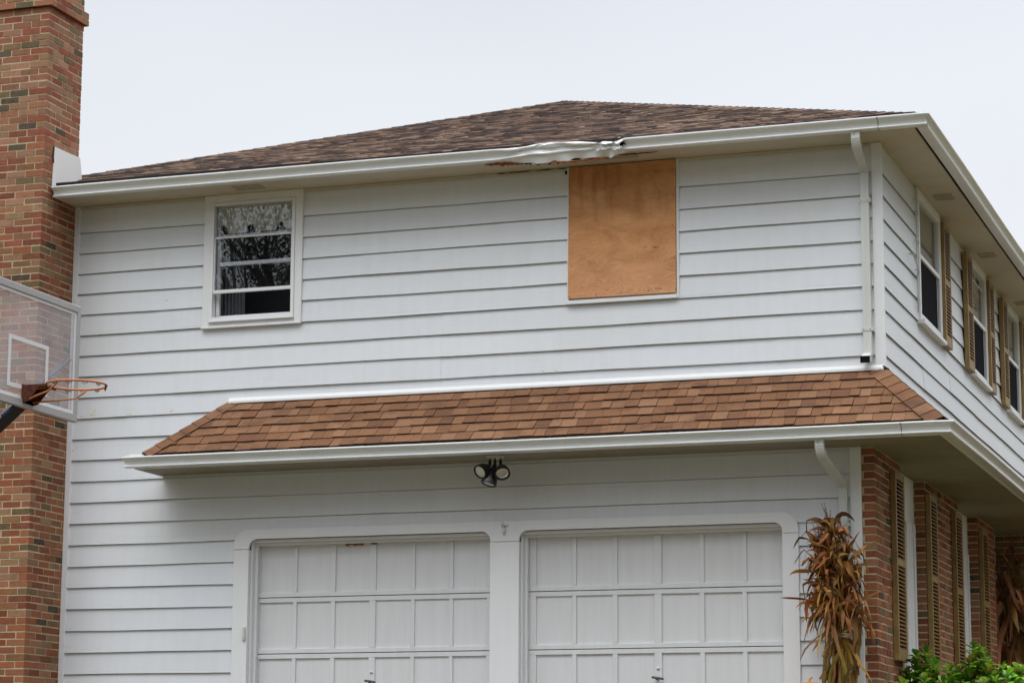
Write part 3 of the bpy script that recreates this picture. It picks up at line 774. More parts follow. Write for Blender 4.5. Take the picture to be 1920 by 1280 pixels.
# lace valance behind the upper pane
cur = empty('curtain', (-6.0, .1, 5.55)); tag(cur, 'gathered lace valance hanging inside the open upstairs window', 'curtain')
mb = MB(); nx = 70
def valz(x):
    t = (x - gx0) / (gx1 - gx0); b = 5.30
    for c in (.06, .42, .80):
        b = max(b, 5.385 - 18 * ((t - c) * (gx1 - gx0)) ** 2 * 1.5) if abs(t - c) < .09 else b
    return b
for i in range(nx):
    xa = gx0 + (gx1 - gx0) * i / nx; xb = gx0 + (gx1 - gx0) * (i + 1) / nx
    ya = (.055) + .012 * math.sin(i * 1.1); yb_ = .055 + .012 * math.sin((i + 1) * 1.1)
    mb.face([(xa, ya, valz(xa)), (xb, yb_, valz(xb)), (xb, yb_ - .01, 5.62), (xa, ya - .01, 5.62)], smooth=True)
o = mb.build('valance', LACE, cur); reloc(cur, o)
mb = MB()
for i in range(14):
    xa = gx0 + .0 + .018 * i; xb = xa + .018
    mb.face([(xa, .16 + .01 * (i % 2), 4.45), (xb, .16 + .01 * ((i + 1) % 2), 4.45), (xb - .02, .16 + .01 * ((i + 1) % 2), 5.35), (xa, .16 + .01 * (i % 2), 5.35)], smooth=True)
o = mb.build('side_drape', DRAPE, cur); reloc(cur, o)

# plywood sheet over the broken window and the window it covers
mb = MB()
mb.box((-2.862, 0, 4.388), (-2.845, .026, 5.66), T=FR); mb.box((-1.836, 0, 4.388), (-1.812, .026, 5.66), T=FR); mb.box((-2.862, 0, 4.384), (-1.830, .046, 4.418), T=FR)
mb.box((-2.845, -.02, 4.4), (-1.836, .0, 5.66), T=FR)
mb.build('boarded_window_casing', TRIM, house, bevel=.002)
ply = empty('plywood_sheet', (-2.34, -.03, 4.43)); tag(ply, 'orange brown plywood sheet nailed over the broken upstairs window', 'plywood')
mb = MB(); mb.mesh([FR(*p) for p in [(-2.850, .028, 4.437), (-1.838, .028, 4.432), (-1.836, .028, 5.655), (-2.842, .028, 5.655), (-2.850, .041, 4.437), (-1.838, .041, 4.432), (-1.836, .041, 5.655), (-2.842, .041, 5.655)]],
        [(0, 3, 2, 1), (4, 5, 6, 7), (0, 1, 5, 4), (1, 2, 6, 5), (2, 3, 7, 6), (3, 0, 4, 7)])
o = mb.build('board', PLY, ply, bevel=.0015); reloc(ply, o)
mb = MB()
for x, z in [(-2.83 + .985 * i / 4, zz) for i in range(5) for zz in (4.46, 5.63)] + [(xx, 4.46 + .29 * i) for i in range(1, 4) for xx in (-2.825, -1.86)]:
    mb = MB(); x += JW(.012); z += JW(.01); mb.tube([(x, -.0405, z), (x, -.0425, z)], .0055, 8); o = mb.build('nail_head', GREYMET, ply); reloc(ply, o)
KN = simple_noise('dark_knot', (.10, .03, .01), (.06, .02, .01), 20)
for x, z, w in ((-2.0, 5.55, .07), (-2.12, 4.86, .03), (-2.02, 4.855, .05), (-2.0, 4.475, .07), (-2.48, 4.49, .012)):
    n = 5; mb = MB()
    for i in range(n): mb.box((x + w * i / n - w / 2, .0412, z + JW(.003)), (x + w * (i + .8) / n - w / 2, .0418, z + .004 + abs(JW(.003))), T=FR)
    o = mb.build('knot_split', KN, ply); reloc(ply, o)

# ---------------------------------------------------------------- side windows and shutters
def side_window(ya, yb, mode):
    mb = MB(); z0, z1 = 4.43, 5.662; c = .055
    mb.box((ya, 0, z0 - .03), (ya + c, .040, z1), T=SD); mb.box((yb - c, 0, z0 - .03), (yb, .040, z1), T=SD)
    mb.box((ya + c, 0, 5.60), (yb - c, .040, z1), T=SD); mb.box((ya - .01, 0, z0 - .07), (yb + .01, .075, z0 - .03), T=SD); mb.box((ya + c, 0, z0 - .03), (yb - c, .03, z0 + .01), T=SD)
    w = mb.build('window', TRIM, house, bevel=.003)
    a, b = ya + c, yb - c; zm = 5.02
    mb = MB()
    mb.box((a, -.03, z0 + .01), (a + .03, .034, 5.60), T=SD); mb.box((b - .03, -.03, z0 + .01), (b, .034, 5.60), T=SD)
    mb.box((a + .03, -.03, 5.57), (b - .03, .032, 5.60), T=SD); mb.box((a + .03, -.03, z0 + .01), (b - .03, .032, z0 + .04), T=SD); mb.box((a + .03, -.01, zm - .02), (b - .03, .036, zm + .02), T=SD)
    mb.build('frame', TRIM, w)
    mb = MB(); mb.box((a + .03, .010, zm + .02), (b - .03, .013, 5.57 if mode != 1 else 5.44), T=SD); mb.build('pane', GLASS2, w)
    mb = MB(); mb.box((a + .03, .012, z0 + .04), (b - .03, .015, zm - .02), T=SD)
    mb.build('insect_screen', INSECT, w)
    mb = MB(); mb.box((b - .10, .0165, z0 + .04), (b - .085, .0185, zm - .02), T=SD)
    if mode == 1:
        for yy in (a + .25, a + .5): mb.box((yy, -.01, zm + .02), (yy + .018, .0, 5.57), T=SD)
        for zz in (5.18, 5.35, 5.46): mb.box((a + .03, -.01, zz), (b - .03, .0, zz + .016), T=SD)
    mb.build('glazing_bar', TRIM, w)
    mb = MB(); mb.box((a, -.35, z0), (b, -.34, 5.6), T=SD)
    for y_ in (a, b - .01): mb.box((y_, -.34, z0), (y_ + .01, -.06, 5.6), T=SD)
    mb.build('room_interior', ROOMDK, w)
    mb = MB(); n = 26
    for i in range(n):
        u = a + (b - a) * i / n; u2 = a + (b - a) * (i + 1) / n
        zz = lambda t: zm + .02 + .05 * abs(math.sin(t * 3))
        mb.face([SD(u, -.04 - .008 * (i % 2), zz(i / n)), SD(u2, -.04 - .008 * ((i + 1) % 2), zz((i + 1) / n)), SD(u2, -.04 - .008 * ((i + 1) % 2), 5.6), SD(u, -.04 - .008 * (i % 2), 5.6)], smooth=True)
    mb.build('net_curtain', CURT, w)
    return w
for i, (a, b) in enumerate(SW): side_window(a, b, i)
def shutter(ya, yb, z0, z1, xw, th=.036, slats=17, tilt=0.0):
    T = lambda u, o, z: (xw + o, u, z)
    mb = MB(); st = .045; zm = z0 + (z1 - z0) * .52; tr = .06; br = .10
    mb.box((ya, .002, z0), (ya + st, th, z1), T=T); mb.box((yb - st, .002, z0), (yb, th, z1), T=T)
    for za, zb in ((z0, z0 + br), (zm - .03, zm + .03), (z1 - tr, z1)): mb.box((ya + st, .002, za), (yb - st, th - .002, zb), T=T)
    s = mb.build('shutter', SHUT, house, bevel=.003)
    if tilt: s.rotation_euler = (0, 0, 0)
    mb = MB()
    for lo_, hi_ in ((z0 + br, zm - .03), (zm + .03, z1 - tr)):
        n = int((hi_ - lo_) / .034)
        for i in range(n):
            z = lo_ + (hi_ - lo_) * i / n; p = (hi_ - lo_) / n
            mb.hexa([T(ya + st, th - .004, z), T(yb - st, th - .004, z), T(yb - st, .008, z + p * .75), T(ya + st, .008, z + p * .75),
                     T(ya + st, th - .002, z + p * .30), T(yb - st, th - .002, z + p * .30), T(yb - st, .010, z + p * .98), T(ya + st, .010, z + p * .98)], 0)
        mb.face([T(ya + st, .004, lo_), T(yb - st, .004, lo_), T(yb - st, .004, hi_), T(ya + st, .004, hi_)], 1)
    mb.build('louvres', [LOUV, DARKSL], s)
    return s
for a, b in ((2.93, 3.29), (4.33, 4.70), (5.87, 6.21), (6.88, 7.24), (8.41, 8.77)):
    shutter(a, b, 4.375, 5.60, .022, .05)
for a, b in ((.70, 1.13), (2.46, 2.86), (3.93, 4.34), (5.68, 6.08)):
    shutter(a, b, 1.20, 2.86, -.10, .05)

# ---------------------------------------------------------------- garage doors and casing
def arcp(cx, cz, r, a0, a1, n=8): return [(cx + r * math.cos(R_(a0 + (a1 - a0) * i / n)), cz + r * math.sin(R_(a0 + (a1 - a0) * i / n))) for i in range(n + 1)]
ZL = 2.262
poly = [(-6.120, ZL)] + arcp(-5.97, 2.295, .15, 180, 90) + arcp(-.915, 2.295, .15, 90, 0) + [(-.765, ZL), (-.905, ZL)] + \
       arcp(-.985, 2.275, .08, 0, 90) + arcp(-3.23, 2.275, .08, 90, 180) + [(-3.31, ZL), (-3.585, ZL)] + arcp(-3.665, 2.275, .08, 0, 90) + arcp(-5.885, 2.275, .08, 90, 180) + [(-5.965, ZL)]
mb = MB(); mb.prism(poly, lambda a, b, h: (a, -h, b), .0, .032); mb.box((-6.0, -.10, 2.36), (-.87, .0, 2.42), T=FR)
gc = mb.build('garage_casing', TRIM, house, bevel=.003)
for a, b in ((-6.120, -5.965), (-3.585, -3.31), (-.905, -.765)):
    mb = MB(); mb.box((a, -.13, -.2), (b, .030, ZL - .003), T=FR); mb.build('casing_leg', TRIM, gc, bevel=.003)
mb = MB()
for a, b in ((-5.965, -3.585), (-3.31, -.905)):
    mb.box((a, -.115, -.2), (a + .018, -.02, 2.34), T=FR); mb.box((a + .018, -.118, -.2), (a + .045, -.075, 2.335), T=FR)
    mb.box((b - .018, -.115, -.2), (b, -.02, 2.34), T=FR); mb.box((a + .018, -.115, 2.325), (b - .018, -.02, 2.352), T=FR); mb.box((a + .045, -.118, 2.300), (b - .018, -.075, 2.325), T=FR)
mb.build('door_stop', TRIM, gc, bevel=.002)
def garage_door(x0, x1, cells):
    mb = MB(); y0 = -.128; zs = [2.345, 1.819, 1.301, .783, .265, -.2]
    for zt, zb in zip(zs, zs[1:]):
        zb_ = zb + .005; zt_ = zt - .002
        T = FR
        # stiles and rails proud of the recessed panels
        xs = [x0] + [v for c in cells for v in c] + [x1]
        for a, b in zip(xs[0::2], xs[1::2]): mb.box((a, y0 - .03, zb_ + .0415), (b, y0, zt_ - .0415), T=T)
        mb.box((x0, y0 - .03, zb_), (x1, y0, zb_ + .0415), T=T); mb.box((x0, y0 - .03, zt_ - .0415), (x1, y0, zt_), T=T)
    d = mb.build('garage_door', DOORW, house, bevel=.0025)
    mb = MB()
    for zt, zb in zip(zs, zs[1:]):
        for a, b in cells:
            mb.box((a - .001, y0 - .03, zb + .045), (b + .001, y0 - .017 + JW(.002), zt - .042), T=FR)
    mb.build('panels', DOORW, d)
    mb = MB()
    for z in zs[1:-1]: mb.box((x0, y0 - .028, z - .004), (x1, y0 - .012, z + .004), T=FR)
    mb.build('section_gap', DARKSL, d)
    xm = (cells[2][1] + cells[3][0]) / 2
    mb = MB()
    a = R_(-9)
    mb.tube([(xm - .035, -y0 - .0, 1.045)] * 1 + [(xm - .035, -y0 - .0, 1.045)] if False else [(xm - .005, -y0, 1.035), (xm - .005, -y0 - .04, 1.035)], .012, 8)
    c = math.cos(a); s_ = math.sin(a)
    mb.tube([(xm - .045, -y0 - .045, 1.04 - s_ * .045), (xm + .01, -y0 - .05, 1.04), (xm + .06, -y0 - .045, 1.04 + s_ * .06)], [.010, .012, .008], 8)
    mb.build('handle', GREYMET, d)
    mb = MB(); mb.tube([(xm, -y0, 1.125), (xm, -y0 - .008, 1.125)], .014, 12); mb.tube([(xm, -y0 - .008, 1.125), (xm, -y0 - .011, 1.125)], .004, 6); mb.build('lock_cylinder', DOORW, d)
    return d
g1 = garage_door(-5.955, -3.59, [(-5.915, -5.578), (-5.54, -5.197), (-5.154, -4.814), (-4.751, -4.405), (-4.368, -4.031), (-3.995, -3.671)])
g2 = garage_door(-3.30, -.91, [(-3.199, -2.863), (-2.823, -2.486), (-2.441, -2.103), (-2.035, -1.691), (-1.647, -1.307), (-1.265, -.928)])
mb = MB()
for i in range(7): mb.box((-4.80 + i * .0, .0, 0), (-4.79, .001, .001), T=FR) if i > 90 else None
sx = -5.06
for i in range(9):
    x = sx + i * .02; mb.box((x, -.1280, 2.292 - abs(JW(.012))), (x + .021, -.1265, 2.302), T=FR)
mb.build('water_stain', SPLINT, g1)
mb = MB(); mb.box((-4.80, -.128, 2.290), (-4.745, -.120, 2.306), T=FR); mb.build('chipped_hole', DARKSL, g1)

# dried foam blobs left on the siding
mb = MB(); rs = random.Random(9)
for x, z, n, sp in ((-7.772, 3.586, 5, .02), (-7.66, 3.605, 22, .05), (-7.255, 3.586, 10, .03), (-6.814, 3.604, 8, .02), (-6.544, 3.778, 3, .012), (-6.69, 3.788, 3, .01), (-6.911, 4.675, 3, .012), (-3.089, 3.79, 3, .01), (-2.97, 3.79, 3, .01), (-7.862, 3.27, 6, .02)):
    mb = MB()
    for i in range(n):
        a, b = x + rs.gauss(0, sp * .6), z + rs.gauss(0, sp * .35); r = rs.uniform(.004, .010)
        o_ = .018 - .016 * ((b - rowz(9)) % PI_) / PI_
        ring = [FR(a + math.cos(t) * r * rs.uniform(.6, 1.4), o_ + .001, b + math.sin(t) * r * rs.uniform(.6, 1.4)) for t in [k * 1.047 for k in range(6)]]
        mb.mesh(ring + [FR(a, o_ + .006, b)], [(k, (k + 1) % 6, 6) for k in range(6)])
    mb.build('foam_residue', FOAM, house)

# ================================================================== FLOODLIGHT
fl = empty('floodlight', (-3.41, -.39, 2.985)); tag(fl, 'black triple head floodlight under the eave between the garage doors', 'floodlight')
mb = MB(); mb.tube([(-3.41, -.39, 2.986), (-3.41, -.39, 2.975), (-3.41, -.39, 2.962)], [.078, .080, .062], 20)
o = mb.build('mounting_plate', DSPOUT, fl); reloc(fl, o)
def lamp(base, d, L, rr, lensm, nm):
    base, d = Vector(base), Vector(d).normalized()
    mb = MB()
    mb.tube([base + Vector((0, 0, .055)), base + Vector((0, 0, .03))], .009, 8); mb.tube([base + Vector((0, 0, .034)), base + Vector((0, 0, .0)), base + Vector((0, 0, -.012))], [.013, .017, .010], 10)
    mb.tube([base, base + d * .03, base + d * L * .55, base + d * L * .9, base + d * L], [.014, .026, rr * .82, rr, rr], 24, cap=False)
    u_ = d.cross(Vector((0, 0, 1))).normalized(); v_ = u_.cross(d); m = 24
    rg = [[base + d * (L + off) + (u_ * math.cos(k * 2 * math.pi / m) + v_ * math.sin(k * 2 * math.pi / m)) * rr * q_ for k in range(m)] for q_, off in ((1, 0), (.9, .003), (.84, .0), (.82, -.012))]
    mb.mesh([p for r in rg for p in r], [(i * m + k, i * m + (k + 1) % m, (i + 1) * m + (k + 1) % m, (i + 1) * m + k) for i in range(3) for k in range(m)], smooth=True)
    o = mb.build('lamp_head', BLACKP, fl); reloc(fl, o)
    mb = MB(); n = 24; u = d.cross(Vector((0, 0, 1))).normalized(); v = u.cross(d)
    vs = [base + d * (L - .006)]
    for ring_, off in ((.35, -.004), (.7, -.006), (.86, -.012)):
        for k in range(n): vs.append(base + d * (L + off) + (u * math.cos(k * 2 * math.pi / n) + v * math.sin(k * 2 * math.pi / n)) * rr * ring_)
    fs = [(0, 1 + k, 1 + (k + 1) % n) for k in range(n)]
    for r in range(2):
        for k in range(n): fs.append((1 + r * n + k, 1 + (r + 1) * n + k, 1 + (r + 1) * n + (k + 1) % n, 1 + r * n + (k + 1) % n))
    mb.mesh(vs, fs, smooth=True)
    l = mb.build('lens', lensm, o)
lamp((-3.458, -.40, 2.905), (-.052, -.115, -.075), .15, .068, LENS1, 'a')
lamp((-3.358, -.40, 2.905), (.050, -.090, -.095), .145, .071, LENS2, 'b')
lamp((-3.41, -.40, 2.905), (-.045, -.045, -.18), .19, .072, LENS1, 'c')

# ================================================================== small fixtures
hk = empty('wall_fixture', (-3.455, -.032, 2.40)); tag(hk, 'small white bracket with bare screw eyes on the trim between the two garage doors', 'bracket')
mb = MB(); mb.tube([(-3.462, -.032, 2.405), (-3.462, -.050, 2.405)], [.018, .014], 12); mb.tube([(-3.440, -.032, 2.395), (-3.440, -.046, 2.395)], [.013, .010], 10)
mb.tube([(-3.47, -.035, 2.44), (-3.465, -.045, 2.425), (-3.458, -.05, 2.405)], .005, 6); o = mb.build('bracket', TRIM, hk); reloc(hk, o)
mb = MB(); mb.tube([(-3.45, -.035, 2.37), (-3.45, -.045, 2.35), (-3.45, -.04, 2.32)], [.014, .018, .006], 10); o = mb.build('hook', WHITEP, hk); reloc(hk, o)
mb = MB(); mb.tube([(-3.462, -.0505, 2.405), (-3.462, -.0515, 2.405)], .008, 8); mb.tube([(-3.440, -.0465, 2.395), (-3.440, -.0475, 2.395)], .006, 8); mb.box((-3.425, -.036, 2.40), (-3.41, -.034, 2.406)); o = mb.build('screw_hole', BLACKM, hk); reloc(hk, o)
kp = MB(); kp.box((-6.004, -.052, 1.425), (-5.978, -.030, 1.545)); kp.box((-6.001, -.056, 1.445), (-5.981, -.052, 1.540)); k1 = kp.build('door_opener_button', DSPOUT, bevel=.003)
tag(k1, 'slim beige push button box on the left side of the garage frame', 'door opener')
kp = MB(); kp.box((-.942, .035, 1.44), (-.925, .075, 1.62)); kp.box((-.940, .028, 1.46), (-.928, .035, 1.60)); k2 = kp.build('weather_strip_latch', DOORW, bevel=.003)
tag(k2, 'small white latch plate on the right edge of the right garage door', 'latch')
# cable and hooks beside the first side window
cb = MB(); pts = [(.03, 1.60, 5.655), (.045, 1.59, 5.60), (.034, 1.61, 5.45), (.040, 1.60, 5.30), (.030, 1.61, 5.0), (.036, 1.60, 4.8), (.03, 1.62, 4.45)]
cb.tube(pts, .007, 6)
for z in (5.52, 5.40, 5.12, 4.84): cb.tube([(.02, 1.57, z), (.05, 1.58, z + .01), (.055, 1.60, z - .02), (.03, 1.62, z - .02)], .006, 5)
cb.tube([(.02, 1.25, 4.93), (.06, 1.28, 4.92), (.065, 1.40, 4.86), (.055, 1.55, 4.80), (.03, 1.60, 4.79)], .008, 6)
c_ = cb.build('cable', DSPOUT); tag(c_, 'weathered cable clipped to the siding beside the first side window', 'cable')

# ================================================================== BASKETBALL HOOP
bh = empty('basketball_hoop', (-7.3, -4.55, -.1)); tag(bh, 'clear basketball backboard with grey frame and orange rim without net', 'basketball hoop')
XB, YC, Z0, Z1, HWD = -5.72, -4.55, 2.90, 3.83, .765
BT = lambda u, o, z: (XB + o, YC + u, z)
mb = MB(); fw = .048
mb.box((-HWD, -.03, Z0), (-HWD + fw, .012, Z1), T=BT); mb.box((HWD - fw, -.03, Z0), (HWD, .012, Z1), T=BT)
mb.box((-HWD + fw, -.03, Z0), (HWD - fw, .012, Z0 + .062), T=BT); mb.box((-HWD + fw, -.03, Z1 - .055), (HWD - fw, .012, Z1), T=BT)
bb = mb.build('backboard', ALU, bh, bevel=.004); reloc(bh, bb)
mb = MB(); mb.box((-HWD + fw, -.012, Z0 + .062), (HWD - fw, -.002, Z1 - .055), T=BT); mb.build('acrylic_pane', ACRYL, bb)
mb = MB(); a0, a1, b0, b1 = -HWD + fw, HWD - fw, Z0 + .062, Z1 - .055; t_ = .024
for x0, x1, y0, y1 in ((a0, a0 + t_, b0, b1), (a1 - t_ - .008, a1, b0, b1), (a0 + t_, a1 - t_ - .008, b0, b0 + t_), (a0 + t_, a1 - t_ - .008, b1 - t_, b1)):
    mb.box((x0, -.001, y0), (x1, .001, y1), T=BT)
s0, s1, q0, q1, t_ = -.30, .30, 3.035, 3.43, .04
for x0, x1, y0, y1 in ((s0, s0 + t_, q0, q1), (s1 - t_, s1, q0, q1), (s0 + t_, s1 - t_, q1 - t_ * .8, q1), (s0 + t_, s1 - t_, q0, q0 + t_ * .8)):
    mb.box((x0, -.001, y0), (x1, .001, y1), T=BT)
mb.build('painted_lines', WHITEP, bb)
rim = MB(); RC = Vector((-5.30, -4.55, 3.06)); RR = .2286
rim.tube([RC + Vector((math.cos(t) * RR, math.sin(t) * RR, 0)) for t in [i * 2 * math.pi / 48 for i in range(49)]], .0085, 8, cap=False)
r_ = rim.build('rim', ORANGE, bh); reloc(bh, r_)
mb = MB()
for k in range(12):
    mb = MB(); a = k * 2 * math.pi / 12 + .26; p = RC + Vector((math.cos(a) * RR, math.sin(a) * RR, -.008)); t = Vector((-math.sin(a), math.cos(a), 0))
    mb.tube([p + t * .022, p + t * .018 - Vector((0, 0, .012)), p + t * .006 - Vector((0, 0, .004)), p - Vector((0, 0, .02)), p - t * .006 - Vector((0, 0, .004)), p - t * .018 - Vector((0, 0, .012)), p - t * .022], .0032, 5)
    mb.build('net_hook', RUST, r_)
mb = MB()
for s_ in (-1, 1):
    mb.tube([(XB + .02, YC + s_ * .05, 2.95), (XB + .16, YC + s_ * .13, 2.972), (XB + .30, YC + s_ * .20, 2.99), (XB + .36, YC + s_ * .215, 3.03), (XB + .385, YC + s_ * .222, 3.052)], .0075, 7)
mb.tube([(XB + .02, YC - .06, 3.03), (XB + .10, YC - .02, 3.045), (XB + .19, YC, 3.06)], .008, 7)
mb.build('support_rod', ORANGE, r_)
mb = MB(); mb.box((-.085, .0, 2.93), (.085, .012, 3.075), T=BT); mb.box((-.085, .012, 3.05), (.085, .20, 3.068), T=BT)
mb.hexa([BT(-.085, .012, 2.93), BT(-.075, .012, 2.93), BT(-.075, .05, 2.94), BT(-.085, .05, 2.94), BT(-.085, .012, 3.05), BT(-.075, .012, 3.05), BT(-.075, .15, 3.05), BT(-.085, .15, 3.05)])
mb.hexa([BT(.075, .012, 2.93), BT(.085, .012, 2.93), BT(.085, .05, 2.94), BT(.075, .05, 2.94), BT(.075, .012, 3.05), BT(.085, .012, 3.05), BT(.085, .15, 3.05), BT(.075, .15, 3.05)])
mb.build('rim_bracket', RUST, r_)
mb = MB(); mb.tube([(-7.3, YC, -.3), (-7.3, YC, 2.05)], .065, 12); o = mb.build('pole', BLACKM, bh); reloc(bh, o)
mb = MB()
a, b = Vector((-7.3, YC + .05, 1.72)), Vector((XB - .05, YC + .05, 2.97)); mb.tube([a, b], .062, 4, smooth=False)
mb.tube([(XB - .05, YC - .25, 2.95), (XB - .05, YC + .25, 2.95)], .028, 6)
o = mb.build('extension_arm', BLACKM, bh); reloc(bh, o)
mb = MB(); mb.tube([(XB - .03, YC - .3, 2.80), (XB - .05, YC + .72, 3.40)], .012, 6); o = mb.build('brace', simple_noise('brace_paint', (.05, .06, .12), (.03, .035, .07), 20), bh); reloc(bh, o)

# ================================================================== CORN STALKS
CPAL = [(.34, .145, .032), (.23, .085, .016), (.13, .046, .010), (.54, .30, .10), (.30, .12, .022), (.085, .03, .008), (.40, .19, .045), (.26, .095, .018), (.17, .06, .012)]
def ribbon(mb, p, d, L, w, g, rs, col, seg=9, curl=0, wprof=None, kink=None):
    p = Vector(p); d = Vector(d).normalized(); ds = L / seg; side = d.cross(Vector((rs.gauss(0, 1), rs.gauss(0, 1), rs.gauss(0, 1)))).normalized()
    rows = []
    for i in range(seg + 1):
        t = i / seg; ww = w * (math.sin(math.pi * min(1, .12 + t * .88)) ** .7) * (1 - .25 * t) if wprof is None else w * wprof(t)
        side = (side - d * side.dot(d)).normalized(); n = side.cross(d)
        rows.append((p - side * ww / 2 + n * ww * .16, p - n * ww * .08, p + side * ww / 2 + n * ww * .16 * rs.uniform(.3, 1.2)))
        if kink is not None and i == kink: d = (d * .35 + Vector((rs.gauss(0, .35), rs.gauss(0, .25), -.8))).normalized()
        p = p + d * ds; d = (d + Vector((rs.gauss(0, .14), rs.gauss(0, .14), -g * (.4 + t) + rs.gauss(0, .07)))).normalized()
        side = (side + n * (curl + rs.gauss(0, .16))).normalized()
    vs = [q for r in rows for q in r]; fs = []
    for i in range(seg):
        for k in range(2): fs.append((i * 3 + k, i * 3 + k + 1, (i + 1) * 3 + k + 1, (i + 1) * 3 + k))
    mb.mesh(vs, fs, 0, col, True)
def cornstalks(name, base, tie, top, label, seed, spread, nleaf, dirbias=(0, 0, 0), pal=CPAL, droop=.22, lowpal=((.30, .19, .035), (.24, .13, .03), (.17, .09, .022), (.38, .25, .06)), ztie=1.36, cover=0):
    rs = random.Random(seed); root = empty(name, base); tag(root, label, 'corn stalks', 'dried corn stalk bundles by the porch')
    B, Tt, To = Vector(base), Vector(tie), Vector(top); stalks = []; mb = MB()
    for i in range(16):
        a = rs.uniform(0, 6.28); r = math.sqrt(rs.random())
        b = B + Vector((math.cos(a) * r * .16, math.sin(a) * r * .11, 0)); m = Tt + Vector((math.cos(a) * r * .085, math.sin(a) * r * .07, 0))
        e_ = To + Vector((math.cos(a) * r * spread + rs.gauss(0, .03), math.sin(a) * r * spread * .6, -rs.random() * .45))
        pts = []
        for k in range(9):
            t = k / 8
            q = b.lerp(m, t / .5) if t < .5 else m.lerp(e_, (t - .5) / .5)
            pts.append(q + Vector((rs.gauss(0, .006), rs.gauss(0, .006), 0)))
        c = rs.choice(lowpal); stalks.append(pts)
        mb.tube(pts, [.014, .014, .013, .013, .012, .010, .008, .006, .004], 6, col=c)
    o = mb.build('stalks', CORN, root); reloc(root, o)
    mb = MB()
    # upper leaves burst from the stalks above the tie
    for i in range(nleaf):
        s_ = rs.choice(stalks); t = rs.uniform(.60, 1.0); k = int(t * 8 * .999); q = s_[k].lerp(s_[min(k + 1, 8)], t * 8 - k)
        a = rs.uniform(0, 6.28); el = rs.gauss(.95, .35) if t > .72 else rs.gauss(.45, .5)
        d = Vector((math.cos(a) * math.cos(el) * 1.25, math.sin(a) * math.cos(el) * .7, math.sin(el))) + Vector(dirbias)
        c = tuple(v * rs.uniform(.75, 1.2) for v in rs.choice(pal)); lf = 1.2 if t < .78 else .9
        ribbon(mb, q, d, rs.uniform(.16, .42) * lf, rs.uniform(.018, .056), rs.choice([.04, .2, .35, .5, .6]) if t < .85 else rs.choice([.02, .15, .4]), rs, c, 9, rs.uniform(-.6, .6), kink=rs.choice([None, 3, 4, 5, 6]))
    for i in range(int(nleaf * .22)):   # leaves hugging the stalks
        s_ = rs.choice(stalks); k = rs.randint(4, 6); q = s_[k] + Vector((rs.gauss(0, .02), rs.gauss(0, .02), rs.uniform(-.05, .1)))
        c = tuple(v * rs.uniform(.6, 1.1) for v in rs.choice(pal))
        ribbon(mb, q, (rs.gauss(0, .35), rs.gauss(0, .3), rs.choice([1, 1, -.6])), rs.uniform(.25, .5), rs.uniform(.03, .055), .12, rs, c, 8, .2)
    for i in range(cover):   # long hanging husks
        s_ = rs.choice(stalks); k = rs.randint(6, 8); a = rs.uniform(0, 6.28); q = s_[k] + Vector((math.cos(a) * .06, math.sin(a) * .06, rs.uniform(-.2, .05)))
        c = tuple(v * rs.uniform(.8, 1.3) for v in rs.choice(pal))
        ribbon(mb, q, (math.cos(a) * .55, math.sin(a) * .4, -.5), rs.uniform(.5, .85), rs.uniform(.05, .09), .2, rs, c, 10, .2)
    o = mb.build('leaves', CORN, root); reloc(root, o)
    mb = MB()
    for i in range(90):   # flattened sheaths around the lower bundle
        a = rs.uniform(0, 6.28); z = rs.uniform(B.z + .1, Tt.z - .02); t = (z - B.z) / (Tt.z - B.z)
        rx, ry = .17 * (1 - t) + .115 * t, .12 * (1 - t) + .09 * t; cx = B.x * (1 - t) + Tt.x * t; cy = B.y * (1 - t) + Tt.y * t
        c = tuple(v * rs.uniform(.7, 1.25) for v in rs.choice(lowpal))
        ribbon(mb, (cx + math.cos(a) * rx, cy + math.sin(a) * ry, z), (rs.gauss(0, .16), rs.gauss(0, .1), rs.choice([-1, 1])), rs.uniform(.2, .45), rs.uniform(.025, .05), .0, rs, c, 6, .25, wprof=lambda t: .8 + .2 * math.sin(t * 3))
    o = mb.build('lower_husks', CORN, root); reloc(root, o)
    mb = MB()
    for s_ in stalks[:7]:
        e_ = s_[8]; dd = (s_[8] - s_[6]).normalized()
        for j in range(6):
            d = dd + Vector((rs.gauss(0, .22), rs.gauss(0, .2), rs.gauss(0, .12))); p = e_ - dd * rs.uniform(0, .05); pts = [p]
            L = rs.uniform(.10, .22)
            for q in range(4): d = (d + Vector((0, 0, -.05))).normalized(); p = p + d * L / 4; pts.append(p)
            mb.tube(pts, [.0025, .003, .003, .0025, .0015], 4, col=(.20, .11, .05))
            for q in range(8):
                w0 = pts[1 + q % 4] + Vector((JW(.003), JW(.003), JW(.01))); mb.tube([w0, w0 + Vector((JW(.010), JW(.008), -.012))], [.0025, .001], 4, col=(.25, .13, .06))
    o = mb.build('tassels', CORN, root); reloc(root, o)
    mb = MB()
    for z in (ztie, ztie + .012, ztie - .015):
        mb.tube([(Tt.x + math.cos(t) * .118, Tt.y + math.sin(t) * .10, z + .008 * math.sin(t * 2)) for t in [k * 6.283 / 20 for k in range(21)]], .0035, 5)
    mb.tube([(Tt.x + .02, Tt.y - .105, ztie), (Tt.x + .08, Tt.y - .13, ztie + .03), (Tt.x + .13, Tt.y - .12, ztie + .045)], .0025, 5); mb.tube([(Tt.x - .01, Tt.y - .105, ztie), (Tt.x - .06, Tt.y - .125, ztie + .02), (Tt.x - .03, Tt.y - .12, ztie - .02)], .0025, 5)
    o = mb.build('twine', TWINE, root); reloc(root, o)
    return root
cornstalks('corn_stalk_bundle', (-.38, -.34, .12), (-.355, -.30, 1.36), (-.44, -.30, 2.35), 'dried corn stalk bundle tied with twine beside the right garage door', 4, .17, 320, (-.14, -.05, .0), cover=0)
